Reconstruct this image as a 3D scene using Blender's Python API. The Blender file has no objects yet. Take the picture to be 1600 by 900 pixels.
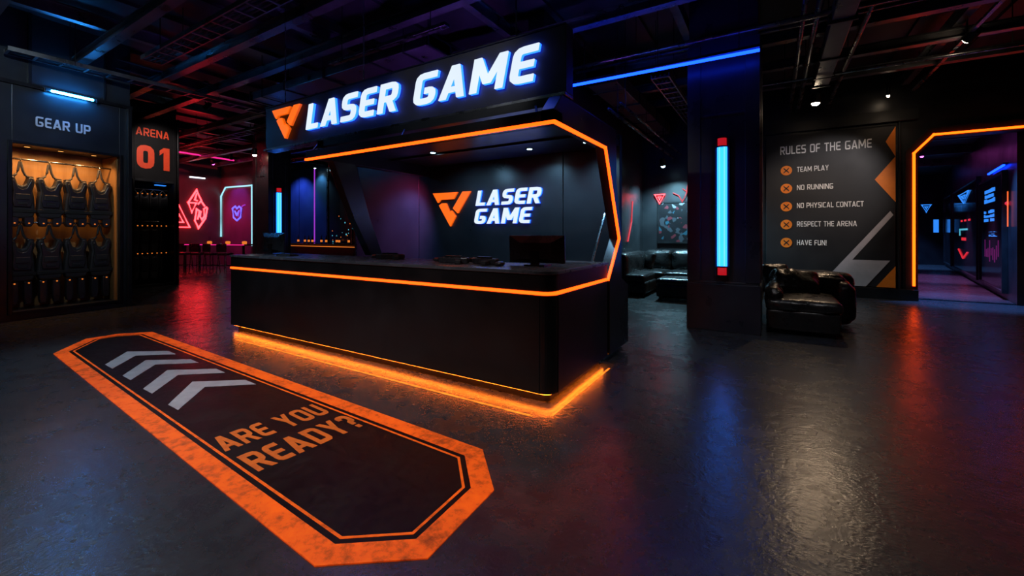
import bpy, math, random
from mathutils import Vector, Matrix, noise
random.seed(4)
S = bpy.context.scene
COL = S.collection
PI = math.pi

# ------------------------------------------------------------------ materials
def nodemat(name):
    m = bpy.data.materials.new(name); m.use_nodes = True
    nt = m.node_tree
    return m, nt, nt.nodes['Principled BSDF']

def ramp(nt, src, a, b, p0=.3, p1=.7):
    r = nt.nodes.new('ShaderNodeMapRange')
    r.inputs['From Min'].default_value = p0; r.inputs['From Max'].default_value = p1
    r.inputs['To Min'].default_value = a; r.inputs['To Max'].default_value = b
    nt.links.new(src, r.inputs['Value'])
    return r.outputs['Result']

def mixcol(nt, fac, c0, c1):
    n = nt.nodes.new('ShaderNodeMix'); n.data_type = 'RGBA'
    n.inputs['A'].default_value = (*c0, 1); n.inputs['B'].default_value = (*c1, 1)
    nt.links.new(fac, n.inputs['Factor'])
    return n.outputs['Result']

def noise_tex(nt, scale, detail=4, rough=.55, stretch=(1, 1, 1)):
    tc = nt.nodes.new('ShaderNodeTexCoord'); mp = nt.nodes.new('ShaderNodeMapping')
    mp.inputs['Scale'].default_value = stretch
    nt.links.new(tc.outputs['Object'], mp.inputs['Vector'])
    n = nt.nodes.new('ShaderNodeTexNoise')
    n.inputs['Scale'].default_value = scale; n.inputs['Detail'].default_value = detail
    n.inputs['Roughness'].default_value = rough
    nt.links.new(mp.outputs['Vector'], n.inputs['Vector'])
    return n.outputs['Fac']

def bump(nt, bsdf, h, strength, dist=.01):
    b = nt.nodes.new('ShaderNodeBump'); b.inputs['Strength'].default_value = strength
    b.inputs['Distance'].default_value = dist
    nt.links.new(h, b.inputs['Height']); nt.links.new(b.outputs['Normal'], bsdf.inputs['Normal'])

def surf(name, c0, c1, r0=.35, r1=.55, metal=0., scale=3., bmp=.1, stretch=(1, 1, 1), spec=.5, bscale=None, bdist=.004):
    m, nt, b = nodemat(name)
    n = noise_tex(nt, scale, 5, .6, stretch)
    nt.links.new(mixcol(nt, ramp(nt, n, 0, 1, .3, .7), c0, c1), b.inputs['Base Color'])
    nt.links.new(ramp(nt, n, r0, r1), b.inputs['Roughness'])
    b.inputs['Metallic'].default_value = metal
    b.inputs['Specular IOR Level'].default_value = spec
    if bmp: bump(nt, b, noise_tex(nt, bscale or scale * 4, 4), bmp, bdist)
    return m

def emis(name, col, strength, base=(.02, .02, .02)):
    m, nt, b = nodemat(name)
    n = noise_tex(nt, 2.0, 1)
    b.inputs['Base Color'].default_value = (*base, 1)
    b.inputs['Roughness'].default_value = .5
    b.inputs['Emission Color'].default_value = (*col, 1)
    nt.links.new(ramp(nt, n, strength * .96, strength * 1.04), b.inputs['Emission Strength'])
    return m

M = {}
M['panel'] = surf('black_panel', (.010, .010, .012), (.019, .020, .022), .24, .40, 0, 1.6, .06)
M['panel_dark'] = surf('dark_panel', (.006, .006, .008), (.012, .012, .014), .26, .42, 0, 2.2, .06)
M['panel_slate'] = surf('slate_panel', (.016, .019, .023), (.034, .038, .044), .26, .42, .1, 1.3, .07)
M['frame'] = surf('frame_steel', (.012, .013, .015), (.026, .027, .03), .28, .45, .5, 3, .04)
M['edge'] = surf('bright_steel', (.12, .13, .14), (.22, .23, .24), .22, .35, 1., 6, .02)
M['pillar'] = surf('pillar_panel', (.018, .018, .026), (.034, .034, .046), .24, .4, 0, 2.2, .06)
M['arena'] = surf('arena_panel', (.004, .004, .005), (.008, .007, .008), .5, .65, 0, 2.2, .04, spec=.2)
M['counter'] = surf('counter_laminate', (.005, .0045, .0045), (.009, .008, .008), .3, .46, 0, 1.4, .04)
M['ctop'] = surf('counter_top', (.05, .051, .056), (.085, .086, .092), .20, .34, 0, 2.5, .03)
M['sign'] = surf('sign_board', (.040, .040, .042), (.065, .065, .067), .42, .58, .1, 2.2, .05)
M['mural'] = surf('mural_black', (.0075, .0075, .010), (.012, .012, .015), .45, .6, 0, 1.2, .03)
M['ceil'] = surf('ceiling_deck', (.010, .010, .012), (.05, .05, .056), .35, .65, .2, 1.4, .3, (1, .3, 1))
M['beam'] = surf('ceiling_steel', (.07, .07, .076), (.17, .17, .18), .24, .42, .7, 3, .12)
M['pipe'] = surf('pipe_metal', (.10, .10, .11), (.22, .22, .23), .2, .36, .9, 4, .06)
M['wallred'] = surf('far_wall', (.05, .045, .048), (.09, .08, .085), .25, .4, .1, 1.1, .08)
M['wall'] = surf('wall_paint', (.012, .013, .016), (.026, .027, .031), .26, .44, .1, 1.3, .1)
M['violet_panel'] = surf('violet_panel', (.05, .03, .08), (.09, .05, .13), .5, .65, 0, 1.5, .05, spec=.25)
M['wood'] = surf('locker_wood', (.20, .10, .035), (.32, .17, .06), .45, .6, 0, 2.2, .08, (6, 6, .6))
M['vest'] = surf('vest_fabric', (.016, .016, .018), (.03, .03, .033), .45, .65, 0, 14, .35, bscale=90, bdist=.003)
M['vest_plate'] = surf('vest_plastic', (.016, .016, .018), (.03, .03, .034), .26, .4, 0, 8, .12)
M['leather'] = surf('black_leather', (.012, .012, .013), (.022, .021, .021), .22, .36, 0, 5, .5, bscale=26, bdist=.012)
M['plastic'] = surf('black_plastic', (.026, .026, .029), (.04, .04, .044), .22, .36, 0, 5, .03)
M['white_paint'] = surf('white_paint', (.74, .72, .72), (.86, .84, .84), .5, .65, 0, 5, .03)
M['grey_paint'] = surf('grey_floor_paint', (.30, .27, .26), (.46, .42, .40), .35, .55, 0, 9, .1)
M['mural_white'] = surf('mural_pale', (.38, .35, .38), (.5, .46, .5), .5, .65, 0, 3, .03)
M['orange_paint'] = surf('orange_paint', (.75, .17, .01), (.9, .24, .015), .45, .6, 0, 4, .03)
M['red_paint'] = surf('red_orange_paint', (.85, .05, .008), (.95, .08, .012), .45, .6, 0, 6, .03)
M['glass_black'] = surf('black_glass', (.01, .011, .013), (.016, .017, .02), .06, .14, 0, 2, .02)
M['glass_blue'] = surf('tinted_panel', (.02, .04, .07), (.03, .06, .1), .12, .25, .3, 1, .03)
M['rubber'] = surf('rubber', (.01, .01, .01), (.016, .016, .016), .6, .8, 0, 20, .1)

# polished concrete floor
m, nt, b = nodemat('polished_concrete')
n1 = noise_tex(nt, .9, 7, .62); n2 = noise_tex(nt, 5.5, 6, .65); n3 = noise_tex(nt, 38, 3, .6)
mx = nt.nodes.new('ShaderNodeMath'); mx.operation = 'ADD'
nt.links.new(n1, mx.inputs[0]); nt.links.new(n2, mx.inputs[1])
nt.links.new(mixcol(nt, ramp(nt, mx.outputs[0], 0, 1, .72, 1.38), (.007, .0075, .009), (.058, .058, .062)), b.inputs['Base Color'])
nt.links.new(ramp(nt, mx.outputs[0], .33, .17, .7, 1.35), b.inputs['Roughness'])
b.inputs['Specular IOR Level'].default_value = .85
a2 = nt.nodes.new('ShaderNodeMath'); a2.operation = 'MULTIPLY_ADD'
nt.links.new(n3, a2.inputs[0]); a2.inputs[1].default_value = .45; nt.links.new(n2, a2.inputs[2])
bump(nt, b, a2.outputs[0], .34, .012)
M['floor'] = m

# worn floor film of the decal
def worn(name, c0, c1, wear, r0, r1, em=None):
    m, nt, b = nodemat(name)
    n = noise_tex(nt, 3.2, 8, .68); n2 = noise_tex(nt, 17, 5, .7)
    mx = nt.nodes.new('ShaderNodeMath'); mx.operation = 'ADD'
    nt.links.new(n, mx.inputs[0]); nt.links.new(n2, mx.inputs[1])
    f = ramp(nt, mx.outputs[0], 0, 1, .86, 1.36)
    nt.links.new(mixcol(nt, f, c0, c1), b.inputs['Base Color'])
    nt.links.new(ramp(nt, mx.outputs[0], r0, r1, .8, 1.25), b.inputs['Roughness'])
    bump(nt, b, n2, .12, .006)
    b.inputs['Specular IOR Level'].default_value = .22
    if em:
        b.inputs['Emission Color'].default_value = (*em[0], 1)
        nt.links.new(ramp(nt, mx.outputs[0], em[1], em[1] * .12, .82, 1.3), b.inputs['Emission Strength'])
    return m
M['film'] = worn('floor_film_black', (.003, .0028, .0028), (.012, .008, .006), 0, .34, .5)
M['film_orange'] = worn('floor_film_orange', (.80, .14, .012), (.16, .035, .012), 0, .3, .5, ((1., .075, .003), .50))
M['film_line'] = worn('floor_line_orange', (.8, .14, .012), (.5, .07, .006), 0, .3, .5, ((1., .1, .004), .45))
M['film_text'] = worn('floor_text_orange', (.85, .17, .02), (.62, .11, .012), 0, .4, .6)

OR = (1., .052, .002)
M['led'] = emis('orange_led', OR, 5.4)
M['led_under'] = emis('orange_underglow', (1., .17, .011), 40)
M['glow_line'] = emis('orange_floor_glow', (1., .20, .015), 1.5)
M['led_portal'] = emis('portal_led', (1., .060, .002), 7)
M['orange_lit'] = emis('orange_lit_face', (1., .13, .004), 1.25)
M['orange_halo'] = emis('orange_halo', (1., .12, .005), .7)
M['white_lit'] = emis('white_lit_face', (.78, .89, 1.), 1.0)
M['blue_halo'] = emis('blue_halo', (.008, .065, 1.), 7)
M['blue_tube'] = emis('blue_tube', (.010, .14, 1.), 5.5)
M['blue_core'] = emis('blue_core', (.16, .68, 1.), 1.25)
M['red_tube'] = emis('red_tube_end', (1., .015, .03), .45)
M['blue_line'] = emis('blue_line', (.003, .030, 1.), 9)
M['cool_tube'] = emis('cool_tube', (.022, .30, 1.), 110)
M['white_tube'] = emis('white_tube', (.75, .85, 1.), 3)
M['cyan_tube'] = emis('cyan_tube', (.30, .72, .85), 1.3)
M['magenta_tube'] = emis('magenta_tube', (1., .02, .28), 1.2)
M['violet_tube'] = emis('violet_tube', (.45, .05, .8), .7)
M['red_neon'] = emis('red_neon', (1., .022, .028), 13)
M['red_neon_soft'] = emis('red_neon_soft', (1., .03, .05), .7)
M['blue_neon'] = emis('blue_neon', (.03, .26, 1.), 1.0)
M['violet_neon'] = emis('violet_neon', (.12, .10, 1.), 2.0)
M['amber'] = emis('amber_lamp', (1., .42, .10), 1.6)
M['amber_dim'] = emis('amber_glow', (1., .24, .03), .8)
M['warm_lens'] = emis('warm_lens', (1., .76, .52), 40)
M['cool_lens'] = emis('cool_lens', (.5, .82, 1.), 12)
M['cyan_glow'] = emis('cyan_indicator', (.1, .6, .8), .7)

# ------------------------------------------------------------------ builders
class Frame:
    def __init__(s, loc=(0, 0, 0), rz=0): s.loc = Vector(loc); s.rz = rz
    def mat(s): return Matrix.Translation(s.loc) @ Matrix.Rotation(s.rz, 4, 'Z')

class MB:
    def __init__(s): s.v = []; s.f = []
    def add(s, vs, fs):
        o = len(s.v); s.v += [tuple(p) for p in vs]; s.f += [tuple(i + o for i in f) for f in fs]; return s
    def box(s, x0, x1, y0, y1, z0, z1):
        x0, x1 = sorted((x0, x1)); y0, y1 = sorted((y0, y1)); z0, z1 = sorted((z0, z1))
        return s.add([(x0, y0, z0), (x1, y0, z0), (x1, y1, z0), (x0, y1, z0), (x0, y0, z1), (x1, y0, z1), (x1, y1, z1), (x0, y1, z1)],
                     [(0, 3, 2, 1), (4, 5, 6, 7), (0, 1, 5, 4), (1, 2, 6, 5), (2, 3, 7, 6), (3, 0, 4, 7)])
    def prism(s, pts, o, xd, yd, nd, a, b):
        """2-D outline in the plane (o, xd, yd), extruded from a to b along nd"""
        o, xd, yd, nd = map(Vector, (o, xd, yd, nd)); n = len(pts)
        area = sum(pts[i][0] * pts[(i + 1) % n][1] - pts[(i + 1) % n][0] * pts[i][1] for i in range(n))
        if area < 0: pts = pts[::-1]
        if xd.cross(yd).dot(nd) < 0: pts = pts[::-1]
        if a > b: a, b = b, a
        A = [o + xd * p[0] + yd * p[1] + nd * a for p in pts]; B = [o + xd * p[0] + yd * p[1] + nd * b for p in pts]
        return s.add(A + B, [tuple(range(n))[::-1], tuple(range(n, 2 * n))] + [(i, (i + 1) % n, n + (i + 1) % n, n + i) for i in range(n)])
    def tube(s, path, r, n=8, closed=False):
        P = [Vector(p) for p in path]; k = len(P); rings = []
        for i in range(k):
            if closed: t = (P[(i + 1) % k] - P[i]).normalized() + (P[i] - P[i - 1]).normalized()
            elif i == 0: t = P[1] - P[0]
            elif i == k - 1: t = P[-1] - P[-2]
            else: t = (P[i + 1] - P[i]).normalized() + (P[i] - P[i - 1]).normalized()
            t.normalize()
            up = Vector((0, 0, 1)) if abs(t.z) < .95 else Vector((1, 0, 0))
            u = t.cross(up).normalized(); w = u.cross(t)
            sc = 1.
            if 0 < i < k - 1 or closed:
                c = (P[i] - P[i - 1]).normalized().dot(t); sc = 1 / max(c, .5)
            rings.append([P[i] + (u * math.cos(2 * PI * j / n) + w * math.sin(2 * PI * j / n)) * r * (sc if k > 2 else 1) for j in range(n)])
        vs = [p for ring in rings for p in ring]; fs = []
        for i in range(k if closed else k - 1):
            a, b2 = i * n, ((i + 1) % k) * n
            fs += [(a + j, a + (j + 1) % n, b2 + (j + 1) % n, b2 + j) for j in range(n)]
        if not closed: fs += [tuple(range(n))[::-1], tuple(range((k - 1) * n, k * n))]
        return s.add(vs, fs)
    def lathe(s, prof, c=(0, 0, 0), n=16, axis='z'):
        vs = []; k = len(prof)
        for r, z in prof:
            for j in range(n):
                a = 2 * PI * j / n; p = (r * math.cos(a), r * math.sin(a), z)
                if axis == 'y': p = (p[0], p[2], p[1])
                if axis == 'x': p = (p[2], p[0], p[1])
                vs.append((c[0] + p[0], c[1] + p[1], c[2] + p[2]))
        fs = [(i * n + j, i * n + (j + 1) % n, (i + 1) * n + (j + 1) % n, (i + 1) * n + j) for i in range(k - 1) for j in range(n)]
        fs += [tuple(range(n))[::-1], tuple(range((k - 1) * n, k * n))]
        return s.add(vs, fs)
    def puff(s, x0, x1, y0, y1, z0, z1, r=.06, puff=(0, 0, .04), wr=.01, n=14, seed=0., fold=5.):
        """a stuffed, wrinkled rounded block"""
        h = Vector(((x1 - x0) / 2, (y1 - y0) / 2, (z1 - z0) / 2)); c = Vector(((x0 + x1) / 2, (y0 + y1) / 2, (z0 + z1) / 2))
        r = min(r, h.x * .98, h.y * .98, h.z * .98); idx = {}; vs = []; fs = []
        g = [math.sin((i / n - .5) * PI) for i in range(n + 1)]
        def vert(p):
            k = tuple(round(q, 5) for q in p)
            if k not in idx:
                q = Vector((p[0] * h.x, p[1] * h.y, p[2] * h.z))
                cl = Vector([max(-(h[i] - r), min(h[i] - r, q[i])) for i in range(3)]); d = q - cl
                q = cl + (d.normalized() * r if d.length > 1e-6 else d)
                for i in range(3):
                    j, l = (i + 1) % 3, (i + 2) % 3
                    q[i] += p[i] * puff[i] * (1 - p[j] ** 2) * (1 - p[l] ** 2)
                w = noise.noise(Vector((q.x * fold + seed, q.y * fold, q.z * fold))) + .6 * noise.noise(Vector((q.x * fold * 2.3, q.y * fold * 2.3 + seed, q.z * fold * 2.3)))
                q += q.normalized() * w * wr
                idx[k] = len(vs); vs.append(c + q)
            return idx[k]
        for ax in range(3):
            for sg in (-1, 1):
                for i in range(n):
                    for j in range(n):
                        quad = []
                        for a, b2 in ((i, j), (i + 1, j), (i + 1, j + 1), (i, j + 1)):
                            p = [0, 0, 0]; p[ax] = sg; p[(ax + 1) % 3] = g[a]; p[(ax + 2) % 3] = g[b2]; quad.append(vert(p))
                        fs.append(tuple(quad if sg > 0 else quad[::-1]))
        return s.add(vs, fs)
    def build(s, name, mat, parent=None, world=False, bevel=0, seg=2, smooth=False):
        me = bpy.data.meshes.new(name)
        vs = s.v
        if parent is not None and world:
            inv = frame_of(parent).mat().inverted(); vs = [tuple(inv @ Vector(p)) for p in vs]
        me.from_pydata(vs, [], s.f); me.materials.append(M[mat] if isinstance(mat, str) else mat)
        me.update()
        if smooth:
            for p in me.polygons: p.use_smooth = True
        o = bpy.data.objects.new(name, me); COL.objects.link(o)
        if parent is not None: o.parent = parent
        if bevel:
            bv = o.modifiers.new('edge', 'BEVEL'); bv.width = bevel; bv.segments = seg; bv.limit_method = 'ANGLE'; bv.angle_limit = math.radians(40)
        return o

FR = {}
def frame_of(o):
    while o.parent is not None: o = o.parent
    return FR.get(o.name, Frame())

def tag(o, label=None, cat=None, group=None, kind=None):
    if label: o['label'] = label
    if cat: o['category'] = cat
    if group: o['group'] = group
    if kind: o['kind'] = kind
    return o

def thing(name, label, cat, loc=(0, 0, 0), rz=0, group=None):
    o = bpy.data.objects.new(name, None); o.empty_display_size = .1; COL.objects.link(o)
    o.location = loc; o.rotation_euler = (0, 0, rz); FR[o.name] = Frame(loc, rz)
    return tag(o, label, cat, group)

def struct(name, mb, mat, label, bevel=0, cat=None):
    o = mb.build(name, mat, bevel=bevel)
    return tag(o, label, cat or name.split('_')[0], kind='structure')

def wrap(o, fr):
    o.location = fr.loc; o.rotation_euler = (0, 0, fr.rz); return o

def kids(o): return [c for c in bpy.data.objects if c.parent == o]
def copy_tree(root, loc, rz=None, label=None, group=None):
    def rec(o, par):
        c = o.copy(); COL.objects.link(c); c.parent = par
        for ch in kids(o): rec(ch, c)
        return c
    r = rec(root, None); r.location = loc
    if rz is not None: r.rotation_euler = (0, 0, rz)
    FR[r.name] = Frame(loc, rz if rz is not None else root.rotation_euler[2])
    if label: r['label'] = label
    if group: r['group'] = group
    return r

def spot(name, parent, loc, target, energy, color, angle=80, blend=.6, size=.05):
    l = bpy.data.lights.new(name, 'SPOT'); l.energy = energy; l.color = color
    l.spot_size = math.radians(angle); l.spot_blend = blend; l.shadow_soft_size = size
    o = bpy.data.objects.new(name, l); COL.objects.link(o)
    inv = frame_of(parent).mat().inverted() if parent else Matrix()
    o.location = inv @ Vector(loc)
    d = inv.to_3x3() @ (Vector(target) - Vector(loc))
    o.rotation_euler = d.to_track_quat('-Z', 'Y').to_euler()
    if parent: o.parent = parent
    return o

# ------------------------------------------------------------------ lettering
def D(xb, xt, hw, y0=0., y1=1.): return [(xb, y0), (xb + hw, y0), (xt + hw, y1), (xt, y1)]
def rect(x0, x1, y0, y1): return [(x0, y0), (x1, y0), (x1, y1), (x0, y1)]
def glyph(ch, w):
    a = w / 2; W = .66; T = 1 - a; B = a; L = a; hw = w * 1.08
    st = []; po = []
    if ch == 'A':
        W = .74; po = [D(0, W / 2 - hw * .55, hw), D(W - hw, W / 2 - hw * .45, hw), rect(W * .2, W * .8, .19, .19 + w * .85)]
    elif ch == 'C': W = .62; st = [[(W, T), (L, T), (L, B), (W, B)]]
    elif ch == 'D': R = W - a; st = [[(L, T), (R, T), (R, B), (L, B)]]; po = [rect(0, w, 0, 1)]
    elif ch == 'E': W = .58; st = [[(W, T), (L, T), (L, B), (W, B)]]; po = [rect(L, W * .92, .5 - a * .95, .5 + a * .95)]
    elif ch == 'F': W = .56; st = [[(W, T), (L, T), (L, 0)]]; po = [rect(L, W * .92, .47 - a * .95, .47 + a * .95)]
    elif ch == 'G': W = .68; R = W - a; st = [[(W - .02, T), (L, T), (L, B), (R, B), (R, .43), (W * .48, .43)]]
    elif ch == 'H': R = W - a; po = [rect(0, w, 0, 1), rect(W - w, W, 0, 1), rect(L, R, .5 - a * .95, .5 + a * .95)]
    elif ch == 'I': W = w; po = [rect(0, w, 0, 1)]
    elif ch == 'L': W = .54; po = [rect(0, w, 0, 1), rect(0, W, 0, w)]
    elif ch == 'M':
        W = .88; po = [rect(0, w, 0, 1), rect(W - w, W, 0, 1), D(W / 2 - hw / 2, 0, hw, .22, 1), D(W / 2 - hw / 2, W - hw, hw, .22, 1)]
    elif ch == 'N': W = .70; po = [rect(0, w, 0, 1), rect(W - w, W, 0, 1), D(W - hw, 0, hw)]
    elif ch in 'O0': R = W - a; st = [[(R, T), (R, B), (L, B), (L, T), 'c']]
    elif ch == 'P': R = W - a; st = [[(L, T), (R, T), (R, .42), (L, .42)]]; po = [rect(0, w, 0, 1)]
    elif ch == 'R':
        R = W - a; st = [[(L, T), (R, T), (R, .46), (L, .46)]]; po = [rect(0, w, 0, 1), D(W - hw + .02, W * .36, hw, 0, .48)]
    elif ch == 'S': W = .62; R = W - a; st = [[(W - .02, T), (L, T), (L, .5), (R, .5), (R, B), (.02, B)]]
    elif ch == 'T': W = .60; po = [rect(0, W, 1 - w, 1), rect(W / 2 - a, W / 2 + a, 0, 1)]
    elif ch == 'U': R = W - a; st = [[(L, 1), (L, B), (R, B), (R, 1)]]
    elif ch == 'V': W = .72; po = [D(W / 2 - hw * .55, 0, hw), D(W / 2 - hw * .45, W - hw, hw)]
    elif ch == 'X': W = .74; po = [D(0, W - hw, hw), D(W - hw, 0, hw)]
    elif ch == 'Y': W = .70; po = [D(W / 2 - hw / 2, 0, hw, .42, 1), D(W / 2 - hw / 2, W - hw, hw, .42, 1), rect(W / 2 - a, W / 2 + a, 0, .5)]
    elif ch == '1': W = .40; po = [rect(W - w, W, 0, 1), [(0, 1 - w * 1.5), (W - w * .9, 1 - w * .75), (W - w * .9, 1), (W - w, 1), (0, 1 - w * .6)]]
    elif ch == '?': W = .54; R = W - a; st = [[(L, .72), (L, T), (R, T), (R, .5), (W / 2, .5), (W / 2, .26)]]; po = [rect(W / 2 - a, W / 2 + a, 0, w * .95)]
    elif ch == '!': W = w; po = [rect(0, w, .3, 1), rect(0, w, 0, w)]
    elif ch == ' ': W = .30
    return W, st, po

def fillet(pts, closed, r):
    out = []; n = len(pts)
    for i in range(n):
        if not closed and i in (0, n - 1): out.append(pts[i]); continue
        p, a, b2 = Vector(pts[i]), Vector(pts[i - 1]), Vector(pts[(i + 1) % n])
        u = (a - p); v = (b2 - p); rr = min(r, u.length * .49, v.length * .49); u.normalize(); v.normalize()
        for k in range(4):
            t = k / 3; q = (p + u * rr) * (1 - t) ** 2 + p * 2 * t * (1 - t) + (p + v * rr) * t * t
            out.append((q.x, q.y))
    return out

def stroke_quads(pts, closed, w):
    n = len(pts); Lf = []; Rt = []
    for i in range(n):
        p = Vector(pts[i])
        d0 = (p - Vector(pts[i - 1])).normalized() if (closed or i > 0) else None
        d1 = (Vector(pts[(i + 1) % n]) - p).normalized() if (closed or i < n - 1) else None
        d0 = d0 or d1; d1 = d1 or d0
        t = (d0 + d1).normalized(); nr = Vector((-t.y, t.x)); c = max(.5, nr.dot(Vector((-d0.y, d0.x))))
        Lf.append(p + nr * w / 2 / c); Rt.append(p - nr * w / 2 / c)
    return Lf, Rt

def text_mesh(mb, txt, o, xd, yd, nd, h, width, sw=.19, shear=0., a=0., b=.01, gap=.13, rc=None):
    """lettering as strokes: baseline starts at o, cap height h, total length width"""
    o, xd, yd, nd = map(Vector, (o, xd, yd, nd)); xd.normalize(); yd.normalize(); nd.normalize()
    G = [glyph(c, sw) for c in txt]; tot = sum(g[0] for g in G) + gap * (len(G) - 1)
    kx = width / (tot * h); x = 0.; rc = sw * .8 if rc is None else rc
    flip = xd.cross(yd).dot(nd) < 0
    def P(p, d):
        return o + xd * (((x + p[0]) * kx + shear * p[1]) * h) + yd * (p[1] * h) + nd * d
    for (W, st, po), ch in zip(G, txt):
        for k_, pl in enumerate(po):
            mb_poly = [((x + p[0]) * kx * h + shear * p[1] * h, p[1] * h) for p in pl]
            mb.prism(mb_poly, o, xd, yd, nd, a, b + .0003 * k_)
        for s_ in st:
            closed = s_[-1] == 'c'; pts = [p for p in s_ if p != 'c']
            r = rc * (1.0 if ch not in '0O' else 1.0)
            Lf, Rt = stroke_quads(fillet(pts, closed, r), closed, sw); n = len(Lf)
            bb = b + .0003 * len(po)
            vs = [P(p, a) for p in Lf] + [P(p, a) for p in Rt] + [P(p, bb) for p in Lf] + [P(p, bb) for p in Rt]
            fs = []
            for i in range(n if closed else n - 1):
                j = (i + 1) % n
                q = [(2 * n + i, 3 * n + i, 3 * n + j, 2 * n + j), (i, j, n + j, n + i), (i, 2 * n + i, 2 * n + j, j), (n + i, n + j, 3 * n + j, 3 * n + i)]
                fs += [t[::-1] if flip else t for t in q]
            if not closed:
                q = [(0, n, 3 * n, 2 * n), (n - 1, 3 * n - 1, 4 * n - 1, 2 * n - 1)]; fs += q
            mb.add(vs, fs)
        x += W + gap
    return mb

EMBLEM = [[(0, 0), (.665, .0), (.56, .195), (.21, .195), (.14, .285)],
          [(.80, 0), (1, 0), (.672, .61), (.548, .465)],
          [(.172, .365), (.25, .305), (.36, .305), (.464, .575), (.512, .525), (.618, .69), (.478, .985)]]
def emblem_mesh(mb, o, xd, yd, nd, w, h, shear=0., a=0., b=.01):
    for pl in EMBLEM:
        mb.prism([(p[0] * w + shear * (1 - p[1]) * h, -p[1] * h) for p in pl], o, xd, yd, nd, a, b)
    return mb

# ================================================================== CAMERA
cam = bpy.data.cameras.new('camera'); co = bpy.data.objects.new('camera', cam); COL.objects.link(co)
co.location = (0, 0, 1.45); co.rotation_euler = (PI / 2, 0, math.radians(31.6713))
cam.sensor_width = 36; cam.lens = 660 / 1600 * 36; cam.shift_y = -85 / 1600; cam.clip_start = .05; cam.clip_end = 200
S.camera = co

# ================================================================== SETTING
ZC = 5.2
fl = struct('floor', MB().box(-24, 10, -4, 30, -.12, 0), 'floor', 'dark polished concrete floor with coloured reflections')
struct('ceiling', MB().box(-24, 10, -4, 14, ZC, ZC + .1), 'ceil', 'black open ceiling deck above the beams')
# rear wall with the portal opening x 2.62..4.62, z 0..3.5 (chamfered top corners)
RY = 12.34
mb = MB()
mb.prism([(-3.2, 0), (2.66, 0), (2.66, 3.15), (2.95, 3.5), (4.33, 3.5), (4.62, 3.15), (4.62, 0), (8, 0), (8, ZC), (-3.2, ZC)], (0, RY, 0), (1, 0, 0), (0, 0, 1), (0, 1, 0), 0, .3)
struct('wall_rear', mb, 'wall', 'dark rear wall behind lounge and rules board with portal opening')
struct('wall_bar', MB().box(-22.9, -3.5, RY, RY + .3, 0, ZC), 'wall', 'dark blue lit wall behind the bar left of the booth')
struct('wall_lounge', MB().box(-3.5, -3.2, 6.2, RY + .3, 0, ZC), 'wall', 'dark side wall of the lounge beside the booth frame')
struct('wall_far', MB().box(-22.9, -22.6, -1, 10.26, 0, ZC), 'wallred', 'far red lit wall carrying the triangle neons')
struct('wall_arch', MB().box(-22.6, -19.6, 9.96, 10.26, 0, ZC), 'wallred', 'far dark red wall with the pale tube arch')
struct('wall_right', MB().box(8, 8.3, -4, RY + .3, 0, ZC), 'wall', 'dark wall at the right end of the hall')
struct('wall_front', MB().box(-24, 8.3, -4.3, -4, 0, ZC), 'wall', 'dark wall at the near end of the hall')

# gear wall frame (local x to the right along the wall, y into the wall)
GA = math.radians(98.684); GF = Frame((-10.955, 3.192, 0), GA)
AF = Frame((-14.381, 4.203, 0), GA)
wrap(struct('wall_left', MB().box(-9, 0, .02, .5, 3.98, ZC).box(-9, -1.92, .02, .5, 0, 3.98).box(-.12, 0, .66, 3.6, 0, ZC), 'panel_slate', 'dark slate wall panels above and beside the gear locker'), GF)
wrap(struct('trim_1', MB().box(-9, 0.02, -.04, .02, 3.93, 3.99).box(-1.42, -1.38, -.012, .02, 3.99, ZC).box(-.42, -.39, -.012, .02, 3.99, ZC), 'frame', 'black rail and seams over the gear locker header'), GF)
wrap(struct('wall_arena', MB().box(-2.2, 1.06, .62, .9, 0, ZC).box(-2.2, 1.06, 0.02, .62, 4.66, ZC), 'wall', 'dark wall around the arena locker'), AF)

# pillars
def pillar(name, x0, x1, y0, y1, label):
    mb = MB().box(x0, x1, y0, y1, .0, ZC)
    o = tag(mb.build(name, 'pillar', bevel=.012), label, 'pillar', kind='structure')
    w = x1 - x0
    t = MB()
    t.box(x0 - .03, x1 + .03, y0 - .03, y1 + .03, .0, .70).box(x0 - .015, x1 + .015, y0 - .015, y1 + .015, .70, .735)
    t.box(x0 - .02, x0 + .17, y0 - .025, y0 + .1, .735, 4.3).box(x1 - .17, x1 + .02, y0 - .025, y0 + .1, .735, 4.3)
    t.box(x0 + .17, x1 - .17, y0 - .012, y0 + .1, 3.2, 3.24)
    t.box(x1 - .06, x1 + .035, y0 + .1, y0 + .16, .735, 4.3).box(x1 - .06, x1 + .035, y0 + .55, y0 + .6, .735, 4.3)
    t.box(x1 - .06, x1 + .03, y1 - .15, y1 + .02, .735, 4.3)
    t.build('pillar_casing', 'pillar', o, bevel=.008)
    return o
pillar('pillar', -1.10, -.17, 6.99, 7.95, 'square black pillar with blue lamp tube between lounge and rules board')
pillar('pillar', -13.80, -12.93, 6.99, 7.64, 'square black pillar beyond the left end of the counter')

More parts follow.
